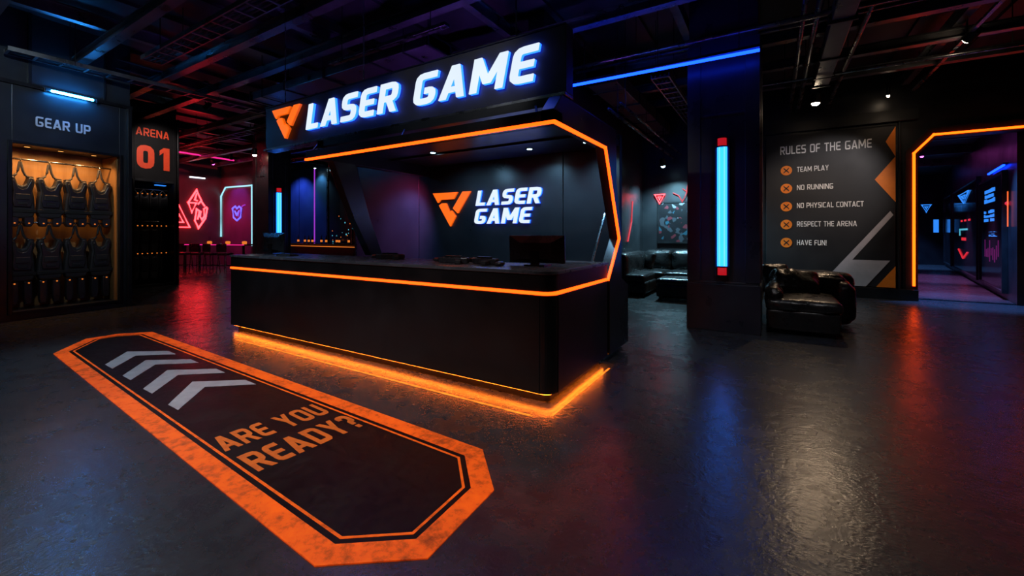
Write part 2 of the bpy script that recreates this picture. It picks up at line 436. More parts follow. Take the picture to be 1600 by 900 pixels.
# ================================================================== FLOOR DECAL
OCT = [(-7.379, 1.429), (-8.026, 1.863), (-8.034, 2.206), (-7.766, 2.511), (-1.652, 2.303), (-1.336, 1.973), (-1.307, 1.403), (-1.694, 1.113)]
def inset(poly, d):
    n = len(poly); out = []
    ar = sum(poly[i][0] * poly[(i + 1) % n][1] - poly[(i + 1) % n][0] * poly[i][1] for i in range(n)); sg = 1 if ar > 0 else -1
    for i in range(n):
        p, a, c = Vector(poly[i]), Vector(poly[i - 1]), Vector(poly[(i + 1) % n])
        e0 = (p - a).normalized(); e1 = (c - p).normalized()
        n0 = Vector((-e0.y, e0.x)) * sg; n1 = Vector((-e1.y, e1.x)) * sg
        bis = (n0 + n1).normalized(); out.append(tuple(p + bis * d / bis.dot(n0)))
    return out
def ring(mb, A, B, z0, z1):
    n = len(A); vs = [(p[0], p[1], z) for z in (z0, z1) for P in (A, B) for p in P]; fs = []
    for i in range(n):
        j = (i + 1) % n
        fs += [(2 * n + i, 3 * n + i, 3 * n + j, 2 * n + j), (i, j, n + j, n + i), (i, 2 * n + i, 2 * n + j, j), (n + i, n + j, 3 * n + j, 3 * n + i)]
    return mb.add(vs, fs)
dec = thing('floor_marking', 'long orange bordered octagonal floor marking in front of the black counter', 'floor marking', (-4.7, 1.8, 0))
i1 = inset(OCT, .125); i2 = inset(OCT, .158); i3 = inset(OCT, .174)
ring(MB(), OCT, i1, .0, .006).build('border', 'film_orange', dec, world=True)
ring(MB(), i2, i3, .003, .0055).build('inner_line', 'film_line', dec, world=True)
MB().prism(i1, (0, 0, 0), (1, 0, 0), (0, 1, 0), (0, 0, 1), 0, .004).build('field', 'film', dec, world=True)
C1 = [(-6.27, 1.609), (-6.728, 1.929), (-6.328, 2.206), (-6.082, 2.194), (-6.417, 1.915), (-6.011, 1.601)]
C4 = [(-4.346, 1.511), (-4.82, 1.871), (-4.43, 2.17), (-4.216, 2.158), (-4.553, 1.867), (-4.145, 1.509)]
for k in range(4):
    t = k / 3; pl = [(a[0] * (1 - t) + c[0] * t, a[1] * (1 - t) + c[1] * t) for a, c in zip(C1, C4)]
    tag(MB().prism(pl, (0, 0, 0), (1, 0, 0), (0, 1, 0), (0, 0, 1), .003, .006).build('chevron', 'grey_paint', dec, world=True), 'pale grey chevron')
mb = MB(); mb2 = MB()
text_mesh(mb, 'ARE YOU', (-3.085, 1.385, 0), (.06, 1, 0), (-1, .06, 0), (0, 0, 1), .28, .755, .19, 0, .003, .006)
text_mesh(mb2, 'READY?', (-2.655, 1.375, 0), (.045, 1, 0), (-1, .045, 0), (0, 0, 1), .295, .77, .195, 0, .003, .006)
mb.build('lettering', 'film_text', dec, world=True); mb2.build('lettering', 'film_text', dec, world=True)

# ================================================================== RECEPTION COUNTER
X1, Y0, XL = -1.557, 3.165, -6.93
YB, YS = 3.96, 4.58            # back of the long run, end of the short return
def rounded_L(off):
    """plan of the counter: long run plus short return, rounded outer corner"""
    r = .13 - off; cx, cy = X1 - .13, Y0 + .13
    arc = [(cx + r * math.cos(t), cy + r * math.sin(t)) for t in [(-PI / 2) + PI / 2 * k / 8 for k in range(9)]]
    return [(XL + off, Y0 + off)] + arc + [(X1 - off, YS - off), (X1 - .62 + off, YS - off), (X1 - .62 + off, YB - off), (XL + off, YB - off)]
ct = thing('reception_counter', 'long black reception counter with glowing orange strip and underglow', 'counter', (-4.2, 3.6, 0))
Z = ((0, 0, 0), (1, 0, 0), (0, 1, 0), (0, 0, 1))
MB().prism(rounded_L(.012), *Z, .085, .922).build('body', 'counter', ct, world=True, bevel=.004)
MB().prism(rounded_L(.012), *Z, .956, 1.10).build('upper_panel', 'counter', ct, world=True, bevel=.004)
MB().prism(rounded_L(0), *Z, 1.10, 1.132).build('countertop', 'ctop', ct, world=True, bevel=.004)
MB().prism(rounded_L(.085), *Z, 0, .085).build('plinth', 'counter', ct, world=True)
MB().prism(rounded_L(.03), *Z, .922, .956).build('strip_channel', 'plastic', ct, world=True)
mb = MB(); A = rounded_L(.006)[:11]; B2 = rounded_L(.03)[:11]
n = len(A); vs = [(p[0], p[1], z) for z in (.926, .952) for P in (A, B2) for p in P]; fs = []
for i in range(n - 1):
    j = i + 1
    fs += [(2 * n + i, 3 * n + i, 3 * n + j, 2 * n + j), (i, j, n + j, n + i), (i, 2 * n + i, 2 * n + j, j), (n + i, n + j, 3 * n + j, 3 * n + i)]
mb.add(vs, fs).build('light_strip', 'led', ct, world=True)
# underglow: a narrow tape under the overhang
mb = MB(); A = rounded_L(.045)[:11]; B2 = rounded_L(.058)[:11]
vs = [(p[0], p[1], z) for z in (.072, .085) for P in (A, B2) for p in P]; fs = []
for i in range(n - 1):
    j = i + 1
    fs += [(2 * n + i, 3 * n + i, 3 * n + j, 2 * n + j), (i, n + i, n + j, j), (i, 2 * n + i, 2 * n + j, j), (n + i, n + j, 3 * n + j, 3 * n + i)]
tag(mb.add(vs, fs).build('underglow_strip', 'led_under', ct, world=True), 'orange light tape under the counter')
MB().tube([(X1 - .13, Y0 + .009, .07), (X1 - .13, Y0 + .009, .92)], .003, 6).tube([(X1 - .009, Y0 + .13, .07), (X1 - .009, Y0 + .13, .92)], .003, 6).build('corner_seam', 'frame', ct, world=True)

m, nt, b = nodemat('floor_glow_line')  # emissive strip standing in for underglow light falling on the floor
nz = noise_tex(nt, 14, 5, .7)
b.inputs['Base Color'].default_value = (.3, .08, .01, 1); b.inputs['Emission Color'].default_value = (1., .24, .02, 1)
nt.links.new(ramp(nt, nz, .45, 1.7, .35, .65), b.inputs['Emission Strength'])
M['floor_glow'] = m
fl_ = thing('floor_glow_line', 'thin glowing orange strip imitating underglow light on the floor by the counter', 'floor light', (-4, 2.95, 0))
MB().box(-6.25, -1.62, 2.925, 2.949, 0, .003).build('light_strip', 'floor_glow', fl_, world=True)  # stands in for underglow light on the floor
MB().box(-1.505, -1.485, 3.02, 4.42, 0, .003).build('light_strip', 'floor_glow', fl_, world=True)  # stands in for underglow light on the floor

# ================================================================== BOOTH FRAME (canopy, side frames)
bo = thing('booth_canopy', 'black booth canopy with orange lit edge over the counter', 'canopy', (-3.3, 4.3, 0))
CL = -5.06; CR = -1.557
MB().box(CL, CR - .13, 3.36, 5.36, 2.58, 2.66).build('roof_panel', 'panel_slate', bo, world=True)
MB().box(CL, CR, 3.2, 3.36, 2.405, 2.50).box(CL, CL + .13, 3.36, 5.36, 2.405, 2.66).build('fascia', 'frame', bo, world=True, bevel=.006)
for y in (3.9, 4.5): MB().box(CL + .13, CR - .14, y, y + .03, 2.555, 2.58).build('ceiling_batten', 'frame', bo, world=True)
# right side frame, a kinked slab in the plane x
SP = [(3.2, 2.405), (4.50, 2.405), (4.985, 1.39), (4.57, .935), (4.62, .93), (4.62, .085), (5.33, .085), (5.33, .80), (4.98, .95), (5.08, 1.39), (4.86, 2.05), (4.86, 2.66), (3.36, 2.66), (3.2, 2.50)]
MB().prism(SP, (0, 0, 0), (0, 1, 0), (0, 0, 1), (1, 0, 0), CR - .13, CR).build('side_frame', 'panel', bo, world=True, bevel=.006)
LP = [(4.48, 1.75, 0)]
path = [(CL, 3.205, 2.392), (CR - .005, 3.205, 2.392), (CR - .005, 4.485, 2.392), (CR - .005, 4.97, 1.39), (CR - .005, 4.575, .942)]
mb = MB()
def bar(mb, p0, p1, w):
    p0, p1 = Vector(p0), Vector(p1); t = (p1 - p0).normalized(); up = Vector((0, 0, 1)) if abs(t.z) < .9 else Vector((0, 1, 0))
    if abs(t.x) < .05: u = Vector((1, 0, 0)); v = t.cross(u).normalized()
    else: u = t.cross(up).normalized(); v = u.cross(t)
    p0 = p0 - t * w / 2; p1 = p1 + t * w / 2
    vs = [p + u * a * w / 2 + v * c * w / 2 for p in (p0, p1) for a, c in ((-1, -1), (1, -1), (1, 1), (-1, 1))]
    mb.add(vs, [(0, 3, 2, 1), (4, 5, 6, 7), (0, 1, 5, 4), (1, 2, 6, 5), (2, 3, 7, 6), (3, 0, 4, 7)])
for a, c in zip(path, path[1:]): bar(mb, a, c, .026)
mb.build('light_strip', 'led', bo, world=True)
# left leg
LG = [(3.50, 2.41), (3.86, 2.41), (4.10, 1.683), (4.33, 1.134), (4.12, 1.134), (3.82, 1.674)]
MB().prism(LG, (0, 0, 0), (0, 1, 0), (0, 0, 1), (1, 0, 0), CL, CL + .13).build('side_leg', 'panel', bo, world=True, bevel=.006)
mb = MB(); bar(mb, (CR - .2, 4.60, 1.135), (CR - .2, 5.03, 1.69), .022); mb.build('strut', 'edge', bo, world=True)
# recessed downlights in the canopy; right two added to brighten the dark wall
for x, y, nm in ((-4.02, 4.42, 'small round cool downlight under the booth canopy, above the lone toy gun'), (-2.75, 4.9, 'small round cool downlight under the booth canopy, added in front of the white logo words'), (-1.95, 4.9, 'small round cool downlight under the booth canopy, added nearest the side frame')):
    dl = thing('downlight', nm, 'downlight', (x, y, 2.58), 0)
    MB().lathe([(.0, -.004), (.045, -.004), (.055, -.012), (.055, 0), (0, 0)], n=20).build('trim_ring', 'frame', dl)
    MB().lathe([(0, -.012), (.034, -.012), (.034, -.005), (0, -.005)], n=20).build('lens', 'cool_lens', dl)
    spot('beam', dl, (x, y, 2.56), (x + .1, 5.5, .9), 60, (.30, .66, 1.), 120, .9, .05)

# back wall of the booth
struct('wall_booth', MB().box(-6.9, -5.235, 5.40, 5.5, 0, 2.74).box(-5.225, -2.497, 5.40, 5.5, 0, 2.74).box(-2.487, -1.69, 5.40, 5.5, 0, 2.74), 'panel_slate', 'dark slate panelled back wall of the booth', bevel=.004)
struct('trim_2', MB().box(-6.9, -6.86, 5.37, 5.40, 0, 2.74), 'edge', 'bright metal edge at the left end of booth wall', cat='trim')

# logo sign on the booth wall
lg = thing('logo_sign', 'small lit LASER GAME sign with orange triangle on the booth wall', 'sign', (-3.8, 5.40, 1.9))
xd, yd, nd = (1, 0, 0), (0, 0, 1), (0, -1, 0)
eo = (-4.877, 5.40, 2.125)
emb = emblem_mesh(MB(), eo, xd, yd, nd, .79, .565, 0, .028, .04).build('emblem', 'orange_lit', lg, world=True)
emblem_mesh(MB(), eo, xd, yd, nd, .79, .565, 0, .0, .028).build('halo', 'orange_halo', emb, world=True)
for tx, x, z, wd in (('LASER', -3.985, 1.888, 1.13), ('GAME', -4.02, 1.603, 1.0)):
    let = text_mesh(MB(), tx, (x, 5.40, z), xd, yd, nd, .235, wd, .2, .22, .028, .04).build('lettering', 'white_lit', lg, world=True)
    text_mesh(MB(), tx, (x, 5.40, z), xd, yd, nd, .235, wd, .2, .22, 0, .028).build('halo', 'blue_halo', let, world=True)

# ================================================================== HEADER SIGN
sg = thing('header_sign', 'large hanging black LASER GAME sign board above the booth', 'sign', (-4, 3.47, 2.7))
SY = 3.42
MB().box(-6.41, -1.555, SY, SY + .12, 2.70, 3.30).build('board', 'sign', sg, world=True, bevel=.006)
MB().box(-6.42, -1.545, SY - .03, SY + .15, 2.668, 2.70).build('bottom_ledge', 'edge', sg, world=True, bevel=.004)
MB().box(-6.415, -1.55, SY - .012, SY + .13, 3.30, 3.312).build('top_edge', 'frame', sg, world=True)
MB().box(-1.553, -1.541, SY - .012, SY + .13, 2.70, 3.30).build('end_cap', 'frame', sg, world=True)
eo = (-6.16, SY, 3.222)
emb = emblem_mesh(MB(), eo, xd, yd, nd, .675, .44, 0, .03, .045).build('emblem', 'orange_lit', sg, world=True)
emblem_mesh(MB(), eo, xd, yd, nd, .675, .44, 0, .0, .03).build('halo', 'orange_halo', emb, world=True)
def big(a, c): return text_mesh(MB(), 'LASER GAME', (-5.335, SY, 2.845), xd, yd, nd, .33, 3.47, .19, .22, a, c, gap=.16)
let = big(.035, .05).build('lettering', 'white_lit', sg, world=True)
big(0, .035).build('halo', 'blue_halo', let, world=True)
for x in (-6.0, -4.3, -2.1):
    MB().tube([(x, SY + .06, 3.31), (x, SY + .06, ZC)], .008, 6).build('hanger_rod', 'pipe', sg, world=True)
for x in (-5.0, -3.4, -1.75):
    MB().box(x - .02, x + .02, 3.40, 3.52, 2.60, 2.67).tube([(x, 3.25, 2.50), (x - .12, 3.44, 2.67)], .012, 6).build('bracket', 'frame', sg, world=True)

# ================================================================== THINGS ON THE COUNTER
def monitor(name, label, loc, rz, w, h, tilt):
    t = thing(name, label, 'monitor', loc, rz)
    # local: -y is the side facing the hall (the back of the screen)
    up = Vector((0, math.sin(tilt), math.cos(tilt))); nrm = Vector((0, -math.cos(tilt), math.sin(tilt)))
    o = Vector((0, -.02, .03))
    MB().prism([(-w / 2, 0), (w / 2, 0), (w / 2, h), (-w / 2, h)], o, (1, 0, 0), up, nrm, 0, .018).build('screen_bezel', 'plastic', t, bevel=.004)
    k = .13
    a = [(-w / 2, 0), (w / 2, 0), (w / 2, h), (-w / 2, h)]; c = [(-w / 2 + k, .04), (w / 2 - k, .04), (w / 2 - k, h - .07), (-w / 2 + k, h - .07)]
    P = lambda p, d: o + Vector((1, 0, 0)) * p[0] + up * p[1] + nrm * d
    vs = [P(p, .018) for p in a] + [P(p, .055) for p in c]
    MB().add(vs, [(0, 1, 2, 3)[::-1], (4, 5, 6, 7)] + [(i, (i + 1) % 4, 4 + (i + 1) % 4, 4 + i) for i in range(4)]).build('back_shell', 'plastic', t)
    MB().box(-.045, .045, -.085, -.055, 0.01, h * .55).box(-.11, .11, -.10, .10, 0, .012).build('stand', 'frame', t, bevel=.003)
    MB().prism([(-w / 2 + .015, .015), (w / 2 - .015, .015), (w / 2 - .015, h - .015), (-w / 2 + .015, h - .015)], o, (1, 0, 0), up, nrm, -.003, 0).build('display', 'glass_black', t)
    return t
monitor('monitor', 'black monitor seen from behind near the rounded counter corner', (-1.99, 3.72, 1.132), .06, .60, .27, -.04)
monitor('monitor', 'black monitor seen from behind at the left end of counter', (-6.60, 3.66, 1.132), 0, .62, .30, .05)

def laser_gun(label, loc, rz):
    t = thing('toy_gun', label, 'toy gun', loc, rz, 'game guns lying on the counter')
    MB().prism([(-.20, .0), (-.12, -.035), (.10, -.04), (.17, -.02), (.17, .03), (.06, .05), (-.06, .05), (-.20, .03)], (0, 0, 0), (1, 0, 0), (0, 1, 0), (0, 0, 1), 0, .062).build('body', 'plastic', t, bevel=.012)
    MB().box(-.11, .08, -.02, .03, .062, .078).build('top_rail', 'frame', t, bevel=.004)
    MB().prism([(.02, -.03), (.10, -.03), (.15, -.15), (.09, -.16)], (0, 0, 0), (1, 0, 0), (0, 1, 0), (0, 0, 1), 0, .045).build('grip', 'rubber', t, bevel=.01)
    MB().lathe([(.018, 0), (.024, .02), (.024, .06), (.014, .06)], (-.26, .015, .032), 12, 'x').build('muzzle', 'edge', t)
    return t
laser_gun('black toy gun lying alone mid counter below the left wall panel', (-4.08, 3.72, 1.132), .5)
laser_gun('black toy gun, left one of the pair below the orange triangle', (-2.93, 3.56, 1.132), .2)
laser_gun('black toy gun, right one of the pair nearer the corner monitor', (-2.55, 3.60, 1.132), -.15)
ms = MB().puff(-.032, .032, -.055, .055, 0, .036, .03, (0, 0, .004), 0, 8).build('computer_mouse', 'plastic', smooth=True)
ms.location = (-2.30, 3.50, 1.1325); tag(ms, 'small black computer mouse beside the corner monitor', 'computer mouse')
kb = thing('keypad', 'flat black keypad on the counter by the left monitor', 'keypad', (-5.95, 3.48, 1.132), .05)
MB().box(-.16, .16, -.07, .07, 0, .018).build('base', 'plastic', kb, bevel=.005)
mb = MB()
for i in range(8):
    for j in range(3): mb.box(-.145 + i * .037, -.115 + i * .037, -.055 + j * .038, -.025 + j * .038, .018, .024)
mb.build('keys', 'rubber', kb)

# ================================================================== GEAR LOCKER (left)
gl = thing('gear_locker', 'open wooden lined gear locker under the GEAR UP lettering', 'locker', GF.loc, GF.rz)
OX0, OX1, OZ0, OZ1 = -1.61, -.185, .15, 2.95
mb = MB().box(-1.9, OX0, 0, .62, 0, 3.93).box(OX1, 0, 0, .62, 0, 3.93).box(OX0, OX1, 0, .62, OZ1, 3.93).box(OX0, OX1, 0, .62, 0, OZ0)
mb.build('carcass', 'panel_slate', gl, bevel=.006)
MB().box(OX0, OX1, .58, .615, OZ0, OZ1).box(OX0, OX0 + .015, .05, .58, OZ0, OZ1).box(OX1 - .015, OX1, .05, .58, OZ0, OZ1).build('wood_lining', 'wood', gl)
MB().box(OX0 - .05, OX0, -.03, .03, OZ0 - .05, OZ1 + .05).box(OX1, OX1 + .05, -.03, .03, OZ0 - .05, OZ1 + .05).box(OX0, OX1, -.03, .03, OZ1, OZ1 + .05).box(OX0, OX1, -.03, .03, OZ0 - .05, OZ0).build('opening_frame', 'frame', gl, bevel=.005)
MB().box(-.07, .0, -.06, 0, 0, 3.93).build('corner_post', 'panel', gl, bevel=.006)
tag(text_mesh(MB(), 'GEAR UP', (-1.335, 0, 3.295), (1, 0, 0), (0, 0, 1), (0, -1, 0), .17, .72, .17, 0, .0, .008).build('lettering', 'white_paint', gl), 'white GEAR UP lettering')
for z, y in ((2.73, .26), (1.645, .26)):
    MB().tube([(OX0 + .01, y, z), (OX1 - .01, y, z)], .016, 10).build('hanging_rail', 'pipe', gl, smooth=True)
for x in (-1.38, -.96, -.50):
    d_ = MB().lathe([(0, -.006), (.038, -.006), (.048, -.014), (.048, 0), (0, 0)], (x, .16, OZ1), 16).build('downlight', 'frame', gl)
    MB().lathe([(0, -.014), (.034, -.014), (.034, -.006), (0, -.006)], (x, .16, OZ1), 16).build('lens', 'amber', d_)
    wl = GF.mat() @ Vector((x, .16, OZ1 - .03)); wt = GF.mat() @ Vector((x, .60, 1.6))
    spot('beam', gl, wl, wt, 40, (1., .50, .17), 140, .9, .04)

tl = thing('tube_lamp', 'short cool white tube lamp on the rail above GEAR UP', 'lamp', GF.mat() @ Vector((-.9, 0, 3.93)), GF.rz)
MB().box(-.34, .34, -.085, -.04, -.012, .012).box(-.36, -.33, -.10, -.03, -.03, .04).box(.33, .36, -.10, -.03, -.03, .04).build('housing', 'frame', tl, bevel=.004)
MB().tube([(-.28, -.115, -.0), (.28, -.115, -.0)], .021, 10).build('tube', 'cool_tube', tl, smooth=True)

def vest(label, loc, rz, group, sc=1., lo=False, parts=True):
    t = thing('game_vest', label, 'vest', loc, rz, group)
    H = 1.02 if lo else .66
    half = [(0, -.16), (.05, -.13), (.078, -.02), (.10, 0), (.15, -.015), (.162, -.09), (.132, -.24), (.15, -.36), (.165, -.60), (.135, -.70), (0, -.72)]
    out = half + [(-x, z) for x, z in half[::-1][1:-1]]
    MB().prism(out, (0, 0, 0), (1, 0, 0), (0, 0, 1), (0, -1, 0), -.07, .07).build('vest_body', 'vest', t, bevel=.03, seg=3)
    pl = [(.045, -.20), (.10, -.06), (.125, -.08), (.105, -.26), (.12, -.42), (.10, -.52), (-.10, -.52), (-.12, -.42), (-.105, -.26), (-.125, -.08), (-.10, -.06), (-.045, -.20), (0, -.22)]
    MB().prism(pl, (0, 0, 0), (1, 0, 0), (0, 0, 1), (0, -1, 0), .068, .098).build('chest_plate', 'vest_plate', t, bevel=.010)
    MB().box(-.085, .085, .0975 * -1 - .012, -.09, -.40, -.30).box(-.06, .06, -.106, -.09, -.49, -.44).build('pouch', 'vest', t, bevel=.008)
    MB().box(-.17, .17, -.082, .082, -.62, -.56).build('waist_belt', 'rubber', t, bevel=.008)
    for s in (-1, 1):
        MB().tube([(s * .115, -.01, -.015), (s * .055, -.01, .03), (s * .03, -.005, .10), (s * .006, 0, .255)], .017, 6).build('hanging_strap', 'vest', t)
        MB().box(s * .07, s * .15, -.05, .04, -.02, .012).build('shoulder_pad', 'vest_plate', t, bevel=.012)
        if lo: p = MB().prism([(s * .03, -.72), (s * .13, -.72), (s * .135, -1.02), (s * .12, -1.12), (s * .05, -1.12), (s * .03, -1.0)], (0, 0, 0), (1, 0, 0), (0, 0, 1), (0, -1, 0), -.04, .05)
        else: p = MB().prism([(s * .03, -.68), (s * .15, -.68), (s * .15, -.80), (s * .12, -.86), (s * .05, -.86), (s * .03, -.8)], (0, 0, 0), (1, 0, 0), (0, 0, 1), (0, -1, 0), -.05, .06)
        q = p.build('leg_pod' if lo else 'gear_pod', 'vest_plate', t, bevel=.015)
        zz = -.75 if lo else -.80
        tag(MB().lathe([(0, 0), (.011, 0), (.011, .012), (0, .012)], (s * .085, -.066 if lo else -.072, zz), 10, 'y').build('speck', 'amber_dim', q), 'amber speck')  # small emissive amber dot on each pod
    MB().tube([(0, 0, .25), (0, -.0, .27), (.0, -.024, .285), (0, -.012, .308), (0, .012, .308), (0, .022, .29)], .006, 6).build('hook', 'edge', t)
    return t
VX = [-1.43, -1.075, -.73, -.375]
names = ['first from the left', 'second from the left', 'third from the left', 'fourth, at the right']
gw = GF.mat()
up0 = vest('black game vest on the upper rail of the GEAR UP locker, ' + names[0], gw @ Vector((VX[0], .26, 2.43)), GF.rz, 'vests on the upper rail of the gear locker')
lo0 = vest('black game vest on the lower rail of the GEAR UP locker, ' + names[0], gw @ Vector((VX[0], .26, 1.345)), GF.rz, 'vests on the lower rail of the gear locker', lo=True)
for i in range(1, 4):
    copy_tree(up0, gw @ Vector((VX[i], .26, 2.43)), GF.rz + random.uniform(-.12, .12), 'black game vest on the upper rail of the GEAR UP locker, ' + names[i])
    copy_tree(lo0, gw @ Vector((VX[i], .26, 1.345)), GF.rz + random.uniform(-.12, .12), 'black game vest on the lower rail of the GEAR UP locker, ' + names[i])

# ================================================================== ARENA LOCKER
al = thing('arena_locker', 'tall dark locker with red ARENA 01 lettering', 'locker', AF.loc, AF.rz)
MB().box(-.5, .06, 0, .6, 0, 4.64).box(.98, 1.06, 0, .6, 0, 4.64).box(.06, .98, 0, .6, 2.86, 4.64).box(.06, .98, 0, .6, 0, .06).box(.06, .98, .56, .6, .06, 2.86).build('carcass', 'arena', al, bevel=.006)
MB().box(1.06, 1.10, -.06, .62, 0, 4.7).box(.02, .06, -.04, 0, 0, 2.9).box(.98, 1.02, -.04, 0, 0, 2.9).box(.06, .98, -.04, 0, 2.86, 2.92).box(.06, .98, -.04, 0, 0, .07).build('frame', 'frame', al, bevel=.006)
tag(text_mesh(MB(), 'ARENA', (.095, 0, 4.09), (1, 0, 0), (0, 0, 1), (0, -1, 0), .215, .78, .16, 0, 0, .01).build('lettering', 'red_paint', al), 'red orange ARENA lettering')
tag(text_mesh(MB(), '01', (.115, 0, 3.21), (1, 0, 0), (0, 0, 1), (0, -1, 0), .63, .77, .24, 0, 0, .01, gap=.2).build('numerals', 'red_paint', al), 'large red orange numerals 01')
RZ = [2.62, 1.74, .98]
for z in RZ: MB().tube([(.07, .25, z + .05), (.97, .25, z + .05)], .014, 8).build('hanging_rail', 'pipe', al)
tag(MB().box(.62, .86, .1, .2, 2.79, 2.815).build('light_bar', 'blue_neon', al), 'small blue light bar')
aw = AF.mat(); a0 = None; rows = ['top', 'middle', 'bottom']; cols = ['first from the left', 'second from the left', 'third from the left', 'fourth, at the right']
def small_vest(label, loc, rz):
    t = thing('game_vest', label, 'vest', loc, rz, 'vests in the arena locker')
    half = [(0, -.12), (.04, -.10), (.06, -.01), (.10, -.0), (.11, -.2), (.10, -.55), (.08, -.72), (0, -.74)]
    out = half + [(-x, z) for x, z in half[::-1][1:-1]]
    MB().prism(out, (0, 0, 0), (1, 0, 0), (0, 0, 1), (0, -1, 0), -.06, .06).build('vest_body', 'vest', t, bevel=.025)
    MB().prism([(-.07, -.15), (.07, -.15), (.08, -.5), (-.08, -.5)], (0, 0, 0), (1, 0, 0), (0, 0, 1), (0, -1, 0), .058, .08).build('chest_plate', 'vest_plate', t, bevel=.008)
    MB().tube([(-.07, 0, 0), (0, 0, .09), (.07, 0, 0)], .012, 6).build('hanging_strap', 'vest', t)
    for s in (-1, 1): tag(MB().lathe([(0, 0), (.014, 0), (.014, .012), (0, .012)], (s * .06, -.072, -.025), 8, 'y').build('speck', 'amber_dim', t), 'amber speck')  # small emissive amber dots at the shoulders
    return t
for r in range(3):
    for c in range(4):
        L_ = 'dark vest in the %s row of the ARENA 01 locker, %s' % (rows[r], cols[c])
        p = aw @ Vector((.17 + c * .225, .25, RZ[r] - .05))
        if a0 is None: a0 = small_vest(L_, p, AF.rz)
        else: copy_tree(a0, p, AF.rz, L_)

# ================================================================== FAR LEFT: NEONS, ARCH, TABLE
def neon(name, label, cat, paths, mat, r, n=6, back=None):
    t = thing(name, label, cat, paths[0][0][0])
    for P, closed in paths:
        MB().tube(P, r, n, closed).build('neon_tube', mat, t, world=True)
    return t
X = -22.57
P = lambda y, z: (X, y, z)
def tri_paths(pts): return [(pts, True)]
# diamond shaped sign made of angular tubes, and the triangle at its left
neon('neon_sign', 'large red neon diamond sign of angular shapes on the far wall', 'neon sign', [
    ([P(8.60, 2.86), P(8.93, 3.46), P(9.12, 2.98), P(8.98, 2.80)], False), ([P(8.60, 2.86), P(8.92, 2.86), P(8.74, 2.42)], True),
    ([P(8.93, 3.30), P(8.86, 3.0), P(8.97, 2.96)], False), ([P(9.12, 2.94), P(9.26, 2.72)], False),
    ([P(9.36, 2.66), P(9.28, 2.16), P(9.0, 1.70), P(8.86, 2.04), P(8.93, 2.58), P(9.04, 2.50), P(8.97, 2.10)], False),
    ([P(9.10, 2.5), P(9.06, 2.24), P(9.14, 2.10), P(9.24, 2.26), P(9.22, 2.6), P(9.34, 2.70)], False)], 'red_neon', .034)
neon('neon_sign', 'red neon triangle sign low on the far wall by the arena locker', 'neon sign', [
    ([P(8.0, 1.74), P(8.24, 2.74), P(8.66, 1.74)], True), ([P(8.16, 1.96), P(8.26, 2.3), P(8.42, 1.96)], True)], 'red_neon', .026)
t = thing('tube_lamp', 'short white tube lamp high on the far red wall', 'lamp', (X, 8.95, 4.03))
MB().box(X - .03, X + .03, 8.66, 9.28, 4.06, 4.10).build('housing', 'frame', t, world=True)
MB().tube([P(8.66, 4.03), P(9.27, 4.03)], .03, 8).build('tube', 'white_tube', t, world=True)
t = thing('tube_lamp', 'long magenta tube lamp under the ceiling before the far red wall', 'lamp', (-19.6, 8.1, 4.6))
MB().tube([(-19.42, 6.6, 4.6), (-19.75, 9.2, 4.6)], .03, 8).build('tube', 'magenta_tube', t, world=True)
MB().box(-19.47, -19.37, 6.58, 6.68, 4.6, ZC).box(-19.75, -19.65, 9.0, 9.1, 4.6, ZC).build('hanger', 'frame', t, world=True)
AY = 9.93
neon('light_arch', 'pale cyan tube arch with cut corners around the far doorway', 'light arch', [([(-22.55, AY, 1.3), (-22.55, AY, 3.24), (-22.12, AY, 3.64), (-19.72, AY, 3.60), (-19.72, AY, .9)], False)], 'cyan_tube', .035)
struct('door_1', MB().box(-22.4, -19.85, 9.945, 9.962, 0, 3.5), 'violet_panel', 'dark violet tinted doorway panel inside the pale arch', cat='door')
neon('neon_sign', 'small violet blue neon emblem inside the pale arch', 'neon sign', [
    ([(-21.45, AY, 2.62), (-21.2, AY, 2.72), (-21.05, AY, 2.6), (-20.85, AY, 2.7), (-20.65, AY, 2.6), (-20.72, AY, 2.2), (-21.05, AY, 2.05), (-21.35, AY, 2.2)], True),
    ([(-21.25, AY, 2.5), (-21.05, AY, 2.3), (-20.85, AY, 2.5)], False)], 'violet_neon', .035)
neon('neon_arc', 'thin violet neon arc right of the violet emblem', 'neon sign', [([(-20.35 + .6 * math.cos(a), AY, 2.0 + .75 * math.sin(a)) for a in [PI * .9 - k * PI * .07 for k in range(7)]], False)], 'violet_tube', .025)

# bar table with stools
def solid(name, label, cat, parts, loc=(0, 0, 0), rz=0, group=None):
    t = thing(name, label, cat, loc, rz, group)
    for nm, mb, mt, bv in parts: mb.build(nm, mt, t, bevel=bv)
    return t
TA = math.radians(20)
tb = thing('bar_table', 'long dark bar table under the red neon with magenta lit edge', 'table', (-18.2, 7.95, 0), TA)
MB().box(-1.35, 1.5, -.38, .38, 1.0, 1.05).build('tabletop', 'glass_black', tb, bevel=.008)
tag(MB().box(-1.35, 1.5, -.392, -.378, 1.015, 1.04).build('edge_glow', 'magenta_tube', tb), 'magenta edge light')
for sx in (-1.25, 1.4):
    for sy in (-.3, .3): MB().box(sx - .03, sx + .03, sy - .03, sy + .03, 0, 1.0).build('leg', 'frame', tb)
MB().box(-1.25, 1.4, -.02, .02, .2, .24).build('stretcher', 'frame', tb)
st = thing('bar_stool', 'dark bar stool at the long bar table, first from the left', 'stool', (-18.75, 7.02, 0), TA, 'stools at the bar table')
MB().puff(-.19, .19, -.19, .19, .66, .74, .03, (0, 0, .02), 0, 8).build('seat', 'leather', st, smooth=True)
MB().puff(-.19, .19, -.21, -.15, .78, 1.08, .025, (0, .01, 0), 0, 8).build('backrest', 'leather', st, smooth=True)
for s in (-1, 1): MB().tube([(s * .15, -.18, .70), (s * .15, -.18, .84)], .012, 6).build('back_post', 'pipe', st)
